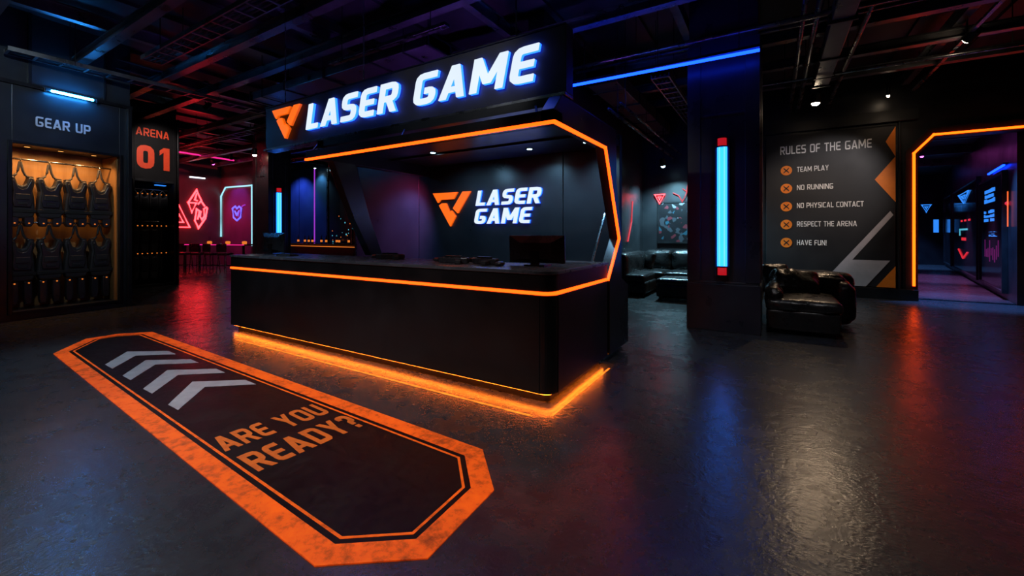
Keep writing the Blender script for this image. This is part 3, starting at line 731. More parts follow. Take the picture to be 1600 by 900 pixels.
for sx in (-1, 1):
    for sy in (-1, 1): MB().tube([(sx * .15, sy * .15, .68), (sx * .19, sy * .19, 0)], .014, 6).build('leg', 'pipe', st)
MB().tube([(-.175, -.175, .28), (.175, -.175, .28), (.175, .175, .28), (-.175, .175, .28)], .009, 6, True).build('foot_ring', 'pipe', st)
for i, (d, nm) in enumerate(((.62, 'second from the left'), (1.22, 'third from the left'), (1.82, 'fourth, nearest the pillar'))):
    copy_tree(st, (-18.75 + d * math.cos(TA), 7.02 + d * math.sin(TA), 0), TA + (.2, -.15, .1)[i], 'dark bar stool at the long bar table, ' + nm)
gi = 0
for d, nm in ((-.5, 'left'), (.35, 'middle'), (1.1, 'right')):
    p = Frame((-18.2, 7.95, 0), TA).mat() @ Vector((d, .05, 1.05))
    o = MB().lathe([(.0, 0), (.07, 0), (.085, .05), (.075, .10), (.03, .11), (0, .11)], n=12).build('table_lamp', 'amber_dim', smooth=True)
    o.location = p; tag(o, 'small amber table lamp on the long bar table, the %s one' % nm, 'table lamp', 'lamps on the bar table')

# ================================================================== LEFT PILLAR LAMPS, BAR
def pillar_lamp(label, c, axis, z0, z1, w):
    """vertical lamp tube with red end caps on a backing plate; axis = outward direction"""
    t = thing('wall_lamp', label, 'lamp', c)
    o = Vector(axis); u = Vector((-o.y, o.x, 0))
    def bx(mb, a, b2, d0, d1, za, zb):
        p = [u * a + o * d0, u * b2 + o * d0, u * b2 + o * d1, u * a + o * d1]
        return mb.prism([(q.x, q.y) for q in p], (0, 0, 0), (1, 0, 0), (0, 1, 0), (0, 0, 1), za, zb)
    e = w * .9
    bx(MB(), -w * .62, w * .62, 0, .02, z0 - .03, z1 + .03).build('backing_plate', 'frame', t, bevel=.004)
    mb = MB(); cc = o * (.02 + w * .32)
    mb.tube([tuple(cc - u * w * .22 + Vector((0, 0, z0 + e))), tuple(cc - u * w * .22 + Vector((0, 0, z1 - e)))], w * .23, 12)
    mb.tube([tuple(cc + u * w * .22 + Vector((0, 0, z0 + e))), tuple(cc + u * w * .22 + Vector((0, 0, z1 - e)))], w * .23, 12)
    mb.build('blue_tube', 'blue_tube', t, smooth=True)
    for sg in (-1, 1):
        q0 = cc + u * sg * w * .22 + o * w * .16
        tag(MB().tube([tuple(q0 + Vector((0, 0, z0 + e))), tuple(q0 + Vector((0, 0, z1 - e)))], w * .09, 8).build('bright_core', 'blue_core', t, smooth=True), 'paler core of the tube')
    for za, zb in ((z0, z0 + e), (z1 - e, z1)):
        tag(MB().tube([tuple(cc + Vector((0, 0, za))), tuple(cc + Vector((0, 0, zb)))], w * .40, 14).build('end_cap', 'red_tube', t, smooth=True), 'red glowing end cap')
        MB().tube([tuple(cc + Vector((0, 0, za - .006))), tuple(cc + Vector((0, 0, za + .012)))], w * .46, 14).tube([tuple(cc + Vector((0, 0, zb - .012))), tuple(cc + Vector((0, 0, zb + .006)))], w * .46, 14).build('collar', 'frame', t)
    for s in (-1, 1): bx(MB(), s * w * .58 - .006, s * w * .58 + .006, .02, .05, z0 - .01, z1 + .01).build('side_rail', 'glass_blue', t)
    return t
pillar_lamp('tall blue lamp tube with red ends on the pillar beside the rules board', (-.632, 6.978, 0), (0, -1, 0), .83, 2.86, .15)
pillar_lamp('tall blue lamp tube with red ends on the pillar left of booth', (-12.93, 7.26, 0), (1, 0, 0), .98, 2.85, .16)

struct('wall_bar_panel', MB().box(-21.2, -20.0, RY - .06, RY - .005, 0, 4.6).box(-19.95, -18.75, RY - .06, RY - .005, 0, 4.6).box(-18.6, -17.75, RY - .08, RY - .005, 0, 4.7), 'glass_blue', 'blue lit glossy panels behind the bar')
neon('tube_lamp', 'thin vertical magenta tube on the wall behind the bar', 'lamp', [([(-18.67, RY - .09, 1.05), (-18.67, RY - .09, 4.6)], False)], 'violet_tube', .03)
# night window
wn = tag(MB().box(-17.7, -14.2, RY - .03, RY - .006, .8, 4.5).build('window_1', 'glass_black'), 'dark glass window with city lights behind the bar', 'window', kind='structure')
MB().box(-17.75, -17.68, RY - .07, RY - .005, .75, 4.55).box(-16.0, -15.95, RY - .07, RY - .005, .75, 4.55).box(-14.22, -14.15, RY - .07, RY - .005, .75, 4.55).box(-17.75, -14.15, RY - .07, RY - .005, 4.5, 4.56).build('window_frame', 'edge', wn)
mb1 = MB(); mb2 = MB()
for i in range(34):
    x = random.uniform(-17.5, -15.0); z = .9 + abs(random.gauss(0, .8)); s = random.uniform(.015, .04)
    (mb1 if i % 3 else mb2).lathe([(0, 0), (s, 0), (s, .006), (0, .006)], (x, RY - .038, z), 8, 'y')
mb1.build('city_light', 'cyan_glow', wn); mb2.build('city_light', 'amber_dim', wn)
spot_l = None
# bar
br = thing('bar_counter', 'low dark bar counter in front of the night window', 'bar', (-16.5, 11.2, 0))
MB().box(-19.3, -12.5, 10.9, 11.5, 0, .98).build('body', 'panel_dark', br, world=True, bevel=.01)
MB().box(-19.35, -12.45, 10.8, 11.55, .98, 1.03).build('bar_top', 'glass_black', br, world=True, bevel=.008)
tag(MB().box(-19.3, -12.5, 10.87, 10.90, .9, .925).build('edge_glow', 'amber_dim', br, world=True), 'orange glowing strip under bar top imitating amber glints')  # emissive strip put in for amber glints along the bar
prof = [(0, 0), (.04, 0), (.042, .02), (.042, .19), (.016, .25), (.014, .32), (.018, .325), (.018, .335), (0, .335)]
b0 = None
btn = ['first', 'second', 'third', 'fourth', 'fifth', 'sixth', 'seventh', 'eighth', 'ninth']
for i, x in enumerate((-18.2, -17.75, -17.3, -17.0, -16.5, -16.1, -15.6, -15.2, -14.7)):
    if b0 is None:
        t = thing('bottle', '', 'bottle', (x, 11.15, 1.03), 0, 'bottles on the bar')
        MB().lathe(prof, n=12).build('body', 'glass_blue', t, smooth=True); b0 = t
        MB().lathe([(.0425, .06), (.0432, .07), (.0432, .14), (.0425, .15)], n=12).build('bottle_band', 'amber_dim', t, smooth=True)
        t['label'] = 'dark bottle on the low bar behind the booth, first from the left'
    else:
        o = copy_tree(b0, (x, 11.15 + random.uniform(-.1, .1), 1.03), 0, 'dark bottle on the low bar behind the booth, %s from the left' % btn[i])

# ================================================================== LOUNGE
def sofa_cushion(parent, name, *a, **k): return MB().puff(*a, **k).build(name, 'leather', parent, smooth=True)
so = thing('sectional_sofa', 'black leather sectional sofa along the lounge back wall', 'sofa', (-2.0, 11.6, 0))
def W(mb_, nm, par=so, mt='leather', bv=0, sm=True): return mb_.build(nm, mt, par, world=True, bevel=bv, smooth=sm)
W(MB().puff(-3.1, -.4, 10.85, 12.25, .07, .34, .04, (0, 0, 0), .004), 'base')
W(MB().puff(-3.1, -2.45, 9.75, 10.9, .07, .34, .04, (0, 0, 0), .004), 'base')
for k, x in enumerate((-3.0, -2.28, -1.56)):
    W(MB().puff(x, x + .71, 10.8, 11.85, .32, .50, .06, (0, 0, .035), .012, seed=k), 'seat_cushion')
    W(MB().puff(x + .0, x + .71, 11.75, 12.2, .46, 1.0, .10, (0, .05, .02), .02, seed=k + 5), 'back_cushion')
W(MB().puff(-3.1, -2.48, 9.75, 10.82, .32, .50, .06, (0, 0, .03), .012, seed=9), 'seat_cushion')
W(MB().puff(-3.15, -2.88, 9.75, 11.7, .40, .98, .10, (.03, 0, .02), .02, seed=12), 'back_cushion')
W(MB().puff(-3.1, -.4, 12.1, 12.3, .05, .92, .05, (0, 0, 0), .006), 'back')
for x in (-3.0, -.5):
    for y in (10.95, 12.15): W(MB().lathe([(.025, 0), (.03, .07)], (x, y, 0), 10), 'foot', mt='frame')
W(MB().lathe([(.025, 0), (.03, .07)], (-2.55, 9.85, 0), 10), 'foot', mt='frame')
o = MB().puff(-.23, .23, -.07, .07, -.21, .21, .06, (0, .05, 0), .012, seed=3).build('cushion', 'leather', smooth=True)
o.location = (-2.78, 11.35, .76); o.rotation_euler = (-.25, .1, -.8); tag(o, 'loose leather cushion in the left corner of the lounge sofa', 'cushion')
ot = thing('ottoman', 'square black leather ottoman in front of the lounge sofa', 'ottoman', (-1.75, 9.9, 0))
W(MB().puff(-2.17, -1.25, 9.5, 10.3, .07, .34, .04, (0, 0, 0), .004), 'base', ot)
W(MB().puff(-2.18, -1.24, 9.49, 10.31, .33, .47, .06, (0, 0, .03), .010, seed=7), 'seat_cushion', ot)
for x in (-2.1, -1.32):
    for y in (9.57, 10.23): W(MB().lathe([(.025, 0), (.03, .075)], (x, y, 0), 10), 'foot', ot, 'frame')

LY = RY - .03
t = thing('neon_sign', 'small red neon triangle hanging on the lounge wall', 'neon sign', (-2.62, LY, 2.3))
def tri(cx, cz, w, h, y): return [(cx - w / 2, y, cz + h / 2), (cx + w / 2, y, cz + h / 2), (cx, y, cz - h / 2)]
MB().tube(tri(-2.70, 2.42, .27, .25, LY - .04), .013, 6, True).build('neon_tube', 'red_neon', t, world=True)
MB().tube(tri(-2.70, 2.44, .09, .08, LY - .04), .013, 6, True).build('neon_tube', 'red_neon', t, world=True)
MB().tube([(-2.70, LY - .04, 2.55), (-2.70, LY - .04, 3.25), (-2.70, LY + .02, 3.27)], .006, 6).build('cord', 'rubber', t, world=True)
t = thing('neon_sign', 'dim red neon squiggle above the lounge artwork', 'neon sign', (-2.0, LY, 2.6))
MB().tube([(-2.35, LY - .02, 2.58), (-2.2, LY - .02, 2.50), (-2.1, LY - .02, 2.32), (-2.0, LY - .02, 2.55), (-1.93, LY - .02, 2.95)], .018, 6).tube([(-2.1, LY - .02, 2.68), (-1.97, LY - .02, 2.58), (-1.8, LY - .02, 2.7)], .018, 6).build('neon_tube', 'red_neon_soft', t, world=True)
# artwork
m, nt, b = nodemat('artwork')
tc = nt.nodes.new('ShaderNodeTexCoord'); vo = nt.nodes.new('ShaderNodeTexVoronoi'); vo.inputs['Scale'].default_value = 10
nt.links.new(tc.outputs['Object'], vo.inputs['Vector'])
sep = nt.nodes.new('ShaderNodeSeparateColor'); nt.links.new(vo.outputs['Color'], sep.inputs[0])
cr = nt.nodes.new('ShaderNodeValToRGB'); e = cr.color_ramp; e.interpolation = 'CONSTANT'
e.elements[0].color = (.008, .008, .01, 1); e.elements[1].position = .66; e.elements[1].color = (.12, .02, .028, 1)
for p_, c_ in ((.76, (.04, .045, .055)), (.86, (.16, .16, .17)), (.91, (.02, .07, .10)), (.95, (.01, .01, .013))):
    q = e.elements.new(p_); q.color = (*c_, 1)
nt.links.new(sep.outputs[0], cr.inputs[0]); nt.links.new(cr.outputs[0], b.inputs['Base Color']); b.inputs['Roughness'].default_value = .35
M['art'] = m
t = thing('artwork', 'dark abstract artwork with pale and red shards on the lounge wall', 'artwork', (-1.9, LY, 1.7))
MB().box(-2.72, -1.1, LY - .02, LY + .025, 1.22, 2.3).build('canvas', 'art', t, world=True)
MB().box(-2.76, -2.72, LY - .035, LY + .025, 1.18, 2.34).box(-1.1, -1.06, LY - .035, LY + .025, 1.18, 2.34).box(-2.72, -1.1, LY - .035, LY + .025, 1.18, 1.22).box(-2.72, -1.1, LY - .035, LY + .025, 2.3, 2.34).build('frame', 'frame', t, world=True)
# glossy panel on the lounge side wall with a slanted red tube
struct('trim_3', MB().box(-3.2, -3.16, 10.0, 11.95, .05, 3.6), 'panel_slate', 'tall glossy panel on the lounge side wall', cat='trim')
neon('neon_tube', 'slanted red neon tube on the lounge side wall', 'neon sign', [([(-3.142, 10.72, 1.25), (-3.142, 11.05, 1.75), (-3.142, 11.15, 2.3)], False)], 'red_neon_soft', .02)

# ================================================================== RULES BOARD
rb = thing('rules_board', 'large black RULES OF THE GAME board with orange and grey shapes', 'rules board', (1.1, RY, 0))
BY = RY - .05
MB().box(-.14, 2.292, BY, RY, .26, 3.84).build('board', 'mural', rb, world=True, bevel=.004)
tag(text_mesh(MB(), 'RULES OF THE GAME', (.16, BY, 3.38), xd, yd, nd, .20, 1.73, .15, 0, 0, .008).build('heading', 'white_paint', rb, world=True), 'pale heading lettering')
for z, tx, w in ((2.935, 'TEAM PLAY', .615), (2.50, 'NO RUNNING', .70), (2.065, 'NO PHYSICAL CONTACT', 1.25), (1.62, 'RESPECT THE ARENA', 1.13), (1.175, 'HAVE FUN!', .575)):
    tag(text_mesh(MB(), tx, (.50, BY, z), xd, yd, nd, .122, w, .145, 0, 0, .008).build('lettering', 'white_paint', rb, world=True), 'pale lettering of one rule')
for k in range(5):
    z = 2.987 - k * .439
    d_ = tag(MB().lathe([(0, -.010), (.118, -.010), (.118, 0), (0, 0)], (.285, BY, z), 28, 'y').build('bullet_disc', 'orange_paint', rb, world=True), 'orange disc with black cross')
    q = MB()
    for s in (1, -1):
        q.prism([(-.055, -.055 * s - .016), (-.055, -.055 * s + .016), (.055, .055 * s + .016), (.055, .055 * s - .016)], (.285, BY, z), xd, yd, nd, .009, .014)
    q.build('cross', 'mural', d_, world=True)
for pl in ([(2.292, 3.80), (2.128, 3.484), (2.292, 3.141)], [(2.292, 3.141), (1.942, 2.657), (2.292, 2.141)], [(1.965, .26), (2.292, .731), (2.292, .26)]):
    tag(MB().prism(pl, (0, BY, 0), xd, yd, nd, 0, .006).build('orange_triangle', 'orange_paint', rb, world=True), 'orange triangle')
tag(MB().prism([(2.204, 1.946), (2.257, 1.859), (1.55, .855), (2.204, .855), (1.79, .262), (.96, .262)], (0, BY, 0), xd, yd, nd, 0, .006).build('pale_shape', 'mural_white', rb, world=True), 'pale grey arrow shape')
struct('trim_4', MB().box(-.165, 2.66, RY - .09, RY, 0, .24).box(-.165, 2.66, RY - .12, RY, 3.9, 4.15).box(2.34, 2.38, RY - .05, RY, .24, 3.9), 'panel_dark', 'black base and head trim around the rules board', bevel=.006, cat='trim')

# leather chaise in front of the board
ch = thing('chaise_sofa', 'glossy black leather chaise in front of the rules board', 'sofa', (.2, 8, 0))
def V(mb_, nm, mt='leather'): return W(mb_, nm, ch, mt)
V(MB().puff(-.08, .80, 7.2, 8.95, .06, .36, .05, (0, 0, 0), .006), 'base')
V(MB().puff(-.085, .82, 7.18, 8.55, .33, .50, .07, (.0, 0, .05), .02, 18, seed=2, fold=7), 'seat_cushion')
V(MB().puff(-.08, 1.12, 8.55, 8.98, .06, .80, .12, (0, .03, .03), .018, 18, seed=4, fold=7), 'back')
V(MB().puff(.20, .98, 8.28, 8.66, .46, .80, .12, (0, .06, .03), .028, 18, seed=6, fold=8), 'back_cushion')
V(MB().puff(.80, 1.08, 8.15, 8.75, .06, .68, .12, (.02, 0, .03), .016, 16, seed=8, fold=7), 'arm')
V(MB().puff(-.085, .13, 7.25, 8.6, .30, .66, .10, (.02, 0, .05), .03, 16, seed=11, fold=7), 'arm')
for x in (-.05, .72):
    for y in (7.3, 8.85): V(MB().lathe([(.025, 0), (.03, .07)], (x, y, 0), 10), 'foot', 'frame')
o = MB().puff(-.33, .33, -.10, .10, -.24, .24, .09, (0, .07, 0), .035, 18, seed=21, fold=8).build('cushion', 'leather', smooth=True)
o.location = (.30, 8.02, .66); o.rotation_euler = (-.75, .12, .25); tag(o, 'big crumpled black leather cushion leaning on the chaise', 'cushion')
o = MB().puff(-.2, .2, -.08, .08, -.2, .2, .07, (0, .06, 0), .025, 16, seed=31, fold=8).build('cushion', 'leather', smooth=True)
o.location = (.05, 8.40, .74); o.rotation_euler = (-.3, 0, .5); tag(o, 'small blue lit leather cushion at the pillar end of the chaise', 'cushion')

def spotlight(label, loc, target, energy, color, lens, angle=70, top=ZC, size=.06, blend=.7, soft=.04, cable=None):
    """can spotlight on a yoke, hung from a rod; the light sits at its lens"""
    t = thing('spotlight', label, 'spotlight', loc)
    d = (Vector(target) - Vector(loc)).normalized(); q = d.to_track_quat('Z', 'Y').to_matrix()
    def can(prof, mat, nm, par=t):
        mb = MB().lathe(prof, n=18); mb.v = [tuple(q @ Vector(p)) for p in mb.v]; return mb.build(nm, mat, par)
    cn = can([(.0, -.20), (size * .8, -.20), (size, -.17), (size * 1.05, 0), (size * .9, 0), (size * .86, -.02), (0, -.02)], 'frame', 'can')
    can([(size * .84, -.018), (size * .82, .0), (size * .66, .022), (size * .36, .036), (.001, .04)], lens, 'lens', cn)
    MB().tube([(0, 0, .0 - d.z * .1), (0, 0, top - loc[2])], .012, 8).box(-.05, .05, -.05, .05, top - loc[2] - .03, top - loc[2]).build('mount', 'frame', t)
    if cable: MB().tube([(0, 0, .1), cable], .012, 6).build('support_cable', 'edge', t)
    spot('beam', t, Vector(loc) + d * (.05 + soft), target, energy, color, angle, blend, soft)
    return t

# ================================================================== PORTAL AND CORRIDOR
po = thing('portal_frame', 'orange light strip framing the corridor portal', 'light frame', (3.6, RY, 0))
py_ = RY - .05
path = [(2.592, py_, .34), (2.592, py_, 3.18), (2.904, py_, 3.545), (4.375, py_, 3.545), (4.687, py_, 3.18), (4.687, py_, .34)]
mb = MB()
for a, c in zip(path, path[1:]): bar(mb, a, c, .04)
mb.build('light_strip', 'led_portal', po, world=True)
q = MB()
OUT = [(2.46, 0), (2.46, 3.24), (2.85, 3.70), (4.43, 3.70), (4.82, 3.24), (4.82, 0)]
INN = [(2.66, 0), (2.66, 3.15), (2.95, 3.5), (4.33, 3.5), (4.62, 3.15), (4.62, 0)]
for i in range(5): q.prism([OUT[i], OUT[i + 1], INN[i + 1], INN[i]], (0, RY, 0), xd, yd, nd, 0, .03)
q.build('surround', 'panel', po, world=True)
CF = Frame((4.25, 12.9, 0), math.atan2(-.985, -.174))
cw = CF.mat()
wrap(struct('wall_corridor', MB().box(-16, 0.3, 0, .25, 0, 4.2), 'wall', 'dark corridor wall with lit display panels'), CF)
struct('wall_corridor_left', MB().box(2.3, 2.6, RY + .3, 27, 0, 4.2), 'wall', 'dark left wall of the corridor')
struct('wall_corridor_end', MB().box(2.3, 8, 27, 27.3, 0, 4.2), 'wall', 'dark end wall of the corridor')
struct('ceiling_corridor', MB().box(2.3, 8, RY + .3, 27.3, 4.2, 4.3), 'ceil', 'dark corridor ceiling')
struct('trim_5', MB().box(2.66, 4.62, RY + .3, RY + .36, 0, .02), 'edge', 'metal threshold of the portal', cat='trim')
struct('door_2', MB().box(5.3, 6.75, 26.94, 27, 0, 3.1).box(6.78, 6.9, 26.9, 27, 0, 3.3), 'panel_dark', 'dark door at the end of the corridor', cat='door')
def cpanel(name, label, a, c, z0, z1):
    t = thing(name, label, 'display panel', CF.loc, CF.rz)
    MB().box(-c, -a, -.06, 0, z0, z1).build('panel', 'glass_black', t, bevel=.01)
    MB().box(-c - .06, -c, -.09, 0, z0 - .06, z1 + .06).box(-a, -a + .06, -.09, 0, z0 - .06, z1 + .06).box(-c, -a, -.09, 0, z1, z1 + .06).box(-c, -a, -.09, 0, z0 - .06, z0).build('frame', 'frame', t, bevel=.006)
    return t
p1 = cpanel('display_panel', 'tall corridor display panel nearest the portal with blue lit screens', .62, 3.7, .2, 2.78)
p2 = cpanel('display_panel', 'tall corridor display panel further in with blue triangle and red marks', 4.2, 10.2, .2, 3.0)
p3 = cpanel('display_panel', 'deepest tall corridor display panel, unlit', 10.8, 13.6, .2, 3.0)
random.seed(7)
for (a, c, z0, z1) in ((1.60, 3.0, 2.2, 2.57), (1.70, 3.05, 1.73, 2.04), (1.35, 2.35, 1.36, 1.52)):
    mb = MB(); nrow = 3; dz = (z1 - z0) / nrow
    for r in range(nrow):
        x = a
        while x < c - .05:
            w = random.uniform(.10, .34); w = min(w, c - x)
            if random.random() < .85: mb.box(-x - w, -x, -.068, -.06, z0 + r * dz + .02, z0 + (r + 1) * dz - .012 + random.uniform(-.02, .012))
            x += w + .05
    tag(mb.build('lit_screen', 'blue_neon', p1), 'blue lit screen')
mb = MB()
for k in range(9): mb.box(-1.2 - k * .22, -1.14 - k * .22, -.066, -.06, .75 + random.uniform(0, .2), 1.2 + random.uniform(-.15, .1))
mb.build('violet_graphic', emis('violet_graphic', (.6, .03, .5), .16), p1)
mb = MB(); T_ = [(-5.8, -.075, 2.80), (-8.3, -.075, 2.80), (-7.0, -.075, 2.45)]
mb.tube(T_, .014, 6, True).tube([(-6.6, -.075, 2.72), (-7.5, -.075, 2.72), (-7.02, -.075, 2.60)], .014, 6, True)
tag(mb.build('neon_triangle', 'blue_neon', p2), 'blue neon triangle')
mb = MB()
for k in range(3): mb.box(-6.0 - k * .9, -5.6 - k * .9, -.07, -.06, 1.85, 1.91)
mb.tube([(-6.2, -.07, .85), (-7.2, -.07, .62), (-8.4, -.07, .9)], .022, 6).box(-7.6, -6.6, -.07, -.06, 1.22, 1.32)
tag(mb.build('red_mark', 'red_neon_soft', p2), 'red lit marks')
tag(MB().box(-8.2, -8.0, -.07, -.06, 1.38, 1.6).box(-8.2, -6.2, -.07, -.06, 1.56, 1.62).build('pale_mark', 'cyan_glow', p2), 'pale cyan marks')
t = thing('tube_lamp', 'blue tube lamp above the nearest corridor display panel', 'lamp', cw @ Vector((-1.5, -.06, 2.94)), CF.rz)
MB().box(-1.0, 1.0, -.02, .06, .02, .05).build('housing', 'frame', t)
MB().tube([(-.95, 0, 0), (.95, 0, 0)], .022, 8).build('tube', 'blue_line', t)
t = thing('tube_lamp', 'thin vertical orange tube at the near edge of corridor wall', 'lamp', cw @ Vector((-.30, -.02, 1.5)), CF.rz)
MB().tube([(0, -.02, 0.1), (0, -.02, .85)], .010, 8).build('tube', 'orange_lit', t)
t = thing('indicator_lamp', 'small red signal lamp on the corridor wall', 'lamp', cw @ Vector((-.45, -.0, 2.1)), CF.rz)
MB().lathe([(0, 0), (.05, -.01), (.05, -.03), (.02, -.06), (0, -.06)], (0, 0, 0), 12, 'y').build('lens', 'red_neon_soft', t)
neon('neon_sign', 'blue neon triangle on the door at the corridor end', 'neon sign', [(tri(6.1, 2.62, .32, .34, 26.9), True), (tri(6.1, 2.64, .11, .11, 26.9), True)], 'blue_neon', .022)
tag(MB().box(6.35, 6.52, 26.90, 26.94, 1.5, 2.1).build('door_light', 'blue_neon'), 'blue lit slot on the corridor end door', 'light panel')
def ceil_lamp(label, x0, x1, y0, y1, z, mat, top):
    t = thing('linear_lamp', label, 'lamp', ((x0 + x1) / 2, (y0 + y1) / 2, z))
    MB().box(x0, x1, y0, y1, z, z + .06).build('housing', 'frame', t, world=True)
    MB().box(x0 + .02, x1 - .02, y0 + .02, y1 - .02, z - .015, z).build('diffuser', mat, t, world=True)
    for f in (.15, .85):
        xx, yy = (x0 + (x1 - x0) * f, y0 + (y1 - y0) * f)
        MB().tube([(xx, yy, z + .05), (xx, yy, top)], .008, 6).build('hanger', 'frame', t, world=True)
    return t
M['purple_lamp'] = emis('purple_lamp', (.60, .07, .55), 10)
M['blue_lamp'] = emis('blue_lamp', (.02, .15, 1.), 20)
ceil_lamp('violet linear lamp along the corridor ceiling, nearer one', 2.9, 3.1, 13.6, 17.5, 4.14, 'purple_lamp', 4.2)
ceil_lamp('violet linear lamp along the corridor ceiling, farther one', 4.0, 4.2, 19.5, 23.5, 4.14, 'purple_lamp', 4.2)
ceil_lamp('blue linear lamp on the ceiling just inside the portal', 2.8, 4.1, 12.75, 12.85, 4.0, 'blue_lamp', 4.2)
spotlight('added violet fill spotlight over the corridor floor, nearer the portal', (3.45, 15.0, 4.0), (3.5, 14.9, 0), 2000, (.66, .20, .66), 'purple_lamp', 62, top=4.2)  # this and the next violet one added to tint the floor
spotlight('added violet fill spotlight over the corridor floor, halfway in', (4.2, 19.0, 4.0), (4.25, 18.9, 0), 2000, (.62, .22, .8), 'purple_lamp', 62, top=4.2)
spotlight('blue spotlight over the corridor floor near its end door', (5.2, 25.2, 4.0), (5.3, 25.4, 0), 1600, (.12, .35, 1.), 'blue_lamp', 70, top=4.2)
spotlight('added blue fill spotlight just behind the portal head', (3.6, 12.78, 3.95), (3.7, 12.7, 0), 2200, (.08, .3, 1.), 'blue_lamp', 58, top=4.2)  # added out of view to throw the blue band on the threshold
for k, y in enumerate((14.0, 15.6, 18.4, 21.5)):
    struct('ceiling_beam', MB().box(2.6, 6.5, y, y + .12, 3.95, 4.2), 'beam', 'steel cross beam under the corridor ceiling', cat='beam')

# ================================================================== CEILING: beams, pipes, ducts, lamps
def channel(mb, axis, c, a0, a1, z, w=.14, h=.16):
    """a strut channel (flanges and web) running along an axis"""
    for dz, ww, hh in ((0, w, .02), (h - .02, w, .02)):
        if axis == 'x': mb.box(a0, a1, c - ww / 2, c + ww / 2, z + dz, z + dz + hh)
        else: mb.box(c - ww / 2, c + ww / 2, a0, a1, z + dz, z + dz + hh)
    if axis == 'x': mb.box(a0, a1, c - .012, c + .012, z + .02, z + h - .02)
    else: mb.box(c - .012, c + .012, a0, a1, z + .02, z + h - .02)
    return mb
for c in (1.2, 2.4, 3.55, 4.42, 5.9, 7.9, 9.3, 10.5): struct('ceiling_beam', channel(MB(), 'x', c, -22, 8, 4.5 if c not in (7.9,) else 4.46), 'beam', 'dark steel ceiling beam running along the booth front direction', cat='beam')
for c in (-20.5, -18, -15.5, -13, -11, -9.05, -6.38, -3.7, -1.2, 2.45, 5): struct('ceiling_beam', channel(MB(), 'y', c, -3.5, 12.3, 4.68, .12, .2), 'beam', 'dark steel ceiling beam running towards the rear wall', cat='beam')
for k in range(26):
    x = -22 + k * 1.15
    struct('ceiling_rib', MB().box(x, x + .5, -4, 12.3, ZC - .06, ZC), 'ceil', 'shallow rib of the black ceiling deck', cat='ceiling')

def pipe(label, pts, r, hang, mat='pipe', group=None):
    t = thing('ceiling_pipe', label, 'pipe', pts[0], 0, group)
    MB().tube(pts, r, 10).build('pipe', mat, t, world=True, smooth=True)
    for p in hang:
        MB().tube([p, (p[0], p[1], ZC)], .007, 6).tube([(p[0] - r * 1.25, p[1], p[2]), (p[0] + r * 1.25, p[1], p[2])], r * .6, 6).build('hanger', 'frame', t, world=True)
    return t
def duct(label, x0, x1, y0, y1, z0, z1, mat='beam', name='air_duct'):
    t = thing(name, label, 'duct', ((x0 + x1) / 2, (y0 + y1) / 2, z0))
    MB().box(x0, x1, y0, y1, z0, z1).build('casing', mat, t, world=True, bevel=.01)
    L_ = max(x1 - x0, y1 - y0); n = int(L_ / 1.2); mb = MB()
    for k in range(n + 1):
        if y1 - y0 > x1 - x0: yy = y0 + k * (y1 - y0 - .04) / n; mb.box(x0 - .02, x1 + .02, yy, yy + .04, z0 - .02, z1 + .02)
        else: xx = x0 + k * (x1 - x0 - .04) / n; mb.box(xx, xx + .04, y0 - .02, y1 + .02, z0 - .02, z1 + .02)
    mb.build('flange', 'frame', t, world=True)
    for k in (0.1, .5, .9):
        hb = MB()
        if y1 - y0 > x1 - x0: yy = y0 + k * (y1 - y0); hb.tube([(x0 - .03, yy, z0 - .02), (x0 - .03, yy, ZC)], .008, 6).tube([(x1 + .03, yy, z0 - .02), (x1 + .03, yy, ZC)], .008, 6).box(x0 - .04, x1 + .04, yy - .015, yy + .015, z0 - .035, z0 - .02)
        else: xx = x0 + k * (x1 - x0); hb.tube([(xx, y0 - .03, z0 - .02), (xx, y0 - .03, ZC)], .008, 6).tube([(xx, y1 + .03, z0 - .02), (xx, y1 + .03, ZC)], .008, 6).box(xx - .015, xx + .015, y0 - .04, y1 + .04, z0 - .035, z0 - .02)
        hb.build('hanger', 'frame', t, world=True)
    return t
pipe('thin ceiling pipe running rearward right of the pillar, left of the duct', [(.36, 4, 4.42), (.36, 12.3, 4.42)], .035, [(.36, 6, 4.42), (.36, 9, 4.42)])
pipe('thin ceiling pipe close beside the rearward duct', [(.52, 4, 4.42), (.52, 12.3, 4.42)], .04, [(.52, 6.5, 4.42), (.52, 9.5, 4.42)])
duct('dark air duct running rearward over the rules board', .66, .90, 4, 9.9, 4.24, 4.42)
pipe('thin ceiling pipe running rearward just right of the duct', [(1.10, 4, 4.42), (1.10, 12.3, 4.42)], .035, [(1.10, 6.2, 4.42), (1.10, 9.2, 4.42)])
pipe('ceiling pipe crossing above the blue lamp line', [(-8.0, 6.95, 4.38), (7, 6.95, 4.38)], .04, [(-4, 6.95, 4.38), (-1.9, 6.95, 4.38), (2, 6.95, 4.38)])
pipe('thinner ceiling pipe just behind the crossing pipe over the pillar', [(-8.0, 7.25, 4.42), (7, 7.25, 4.42)], .028, [(-3.2, 7.25, 4.42), (1.5, 7.25, 4.42)])
pipe('thin conduit running rearward beside the lounge ceiling', [(-2.35, 6.9, 3.55), (-2.35, 12.3, 3.55)], .03, [(-2.35, 7.4, 3.55), (-2.35, 9.4, 3.55)])
pipe('second thin conduit running rearward beside the lounge ceiling', [(-2.15, 6.9, 3.62), (-2.15, 12.3, 3.62)], .022, [(-2.15, 7.2, 3.62), (-2.15, 10.4, 3.62)])
pipe('long ceiling pipe crossing behind the duct towards the portal', [(-1.0, 9.75, 4.4), (7.5, 9.75, 4.4)], .03, [(.2, 9.75, 4.4), (3.2, 9.75, 4.4)])
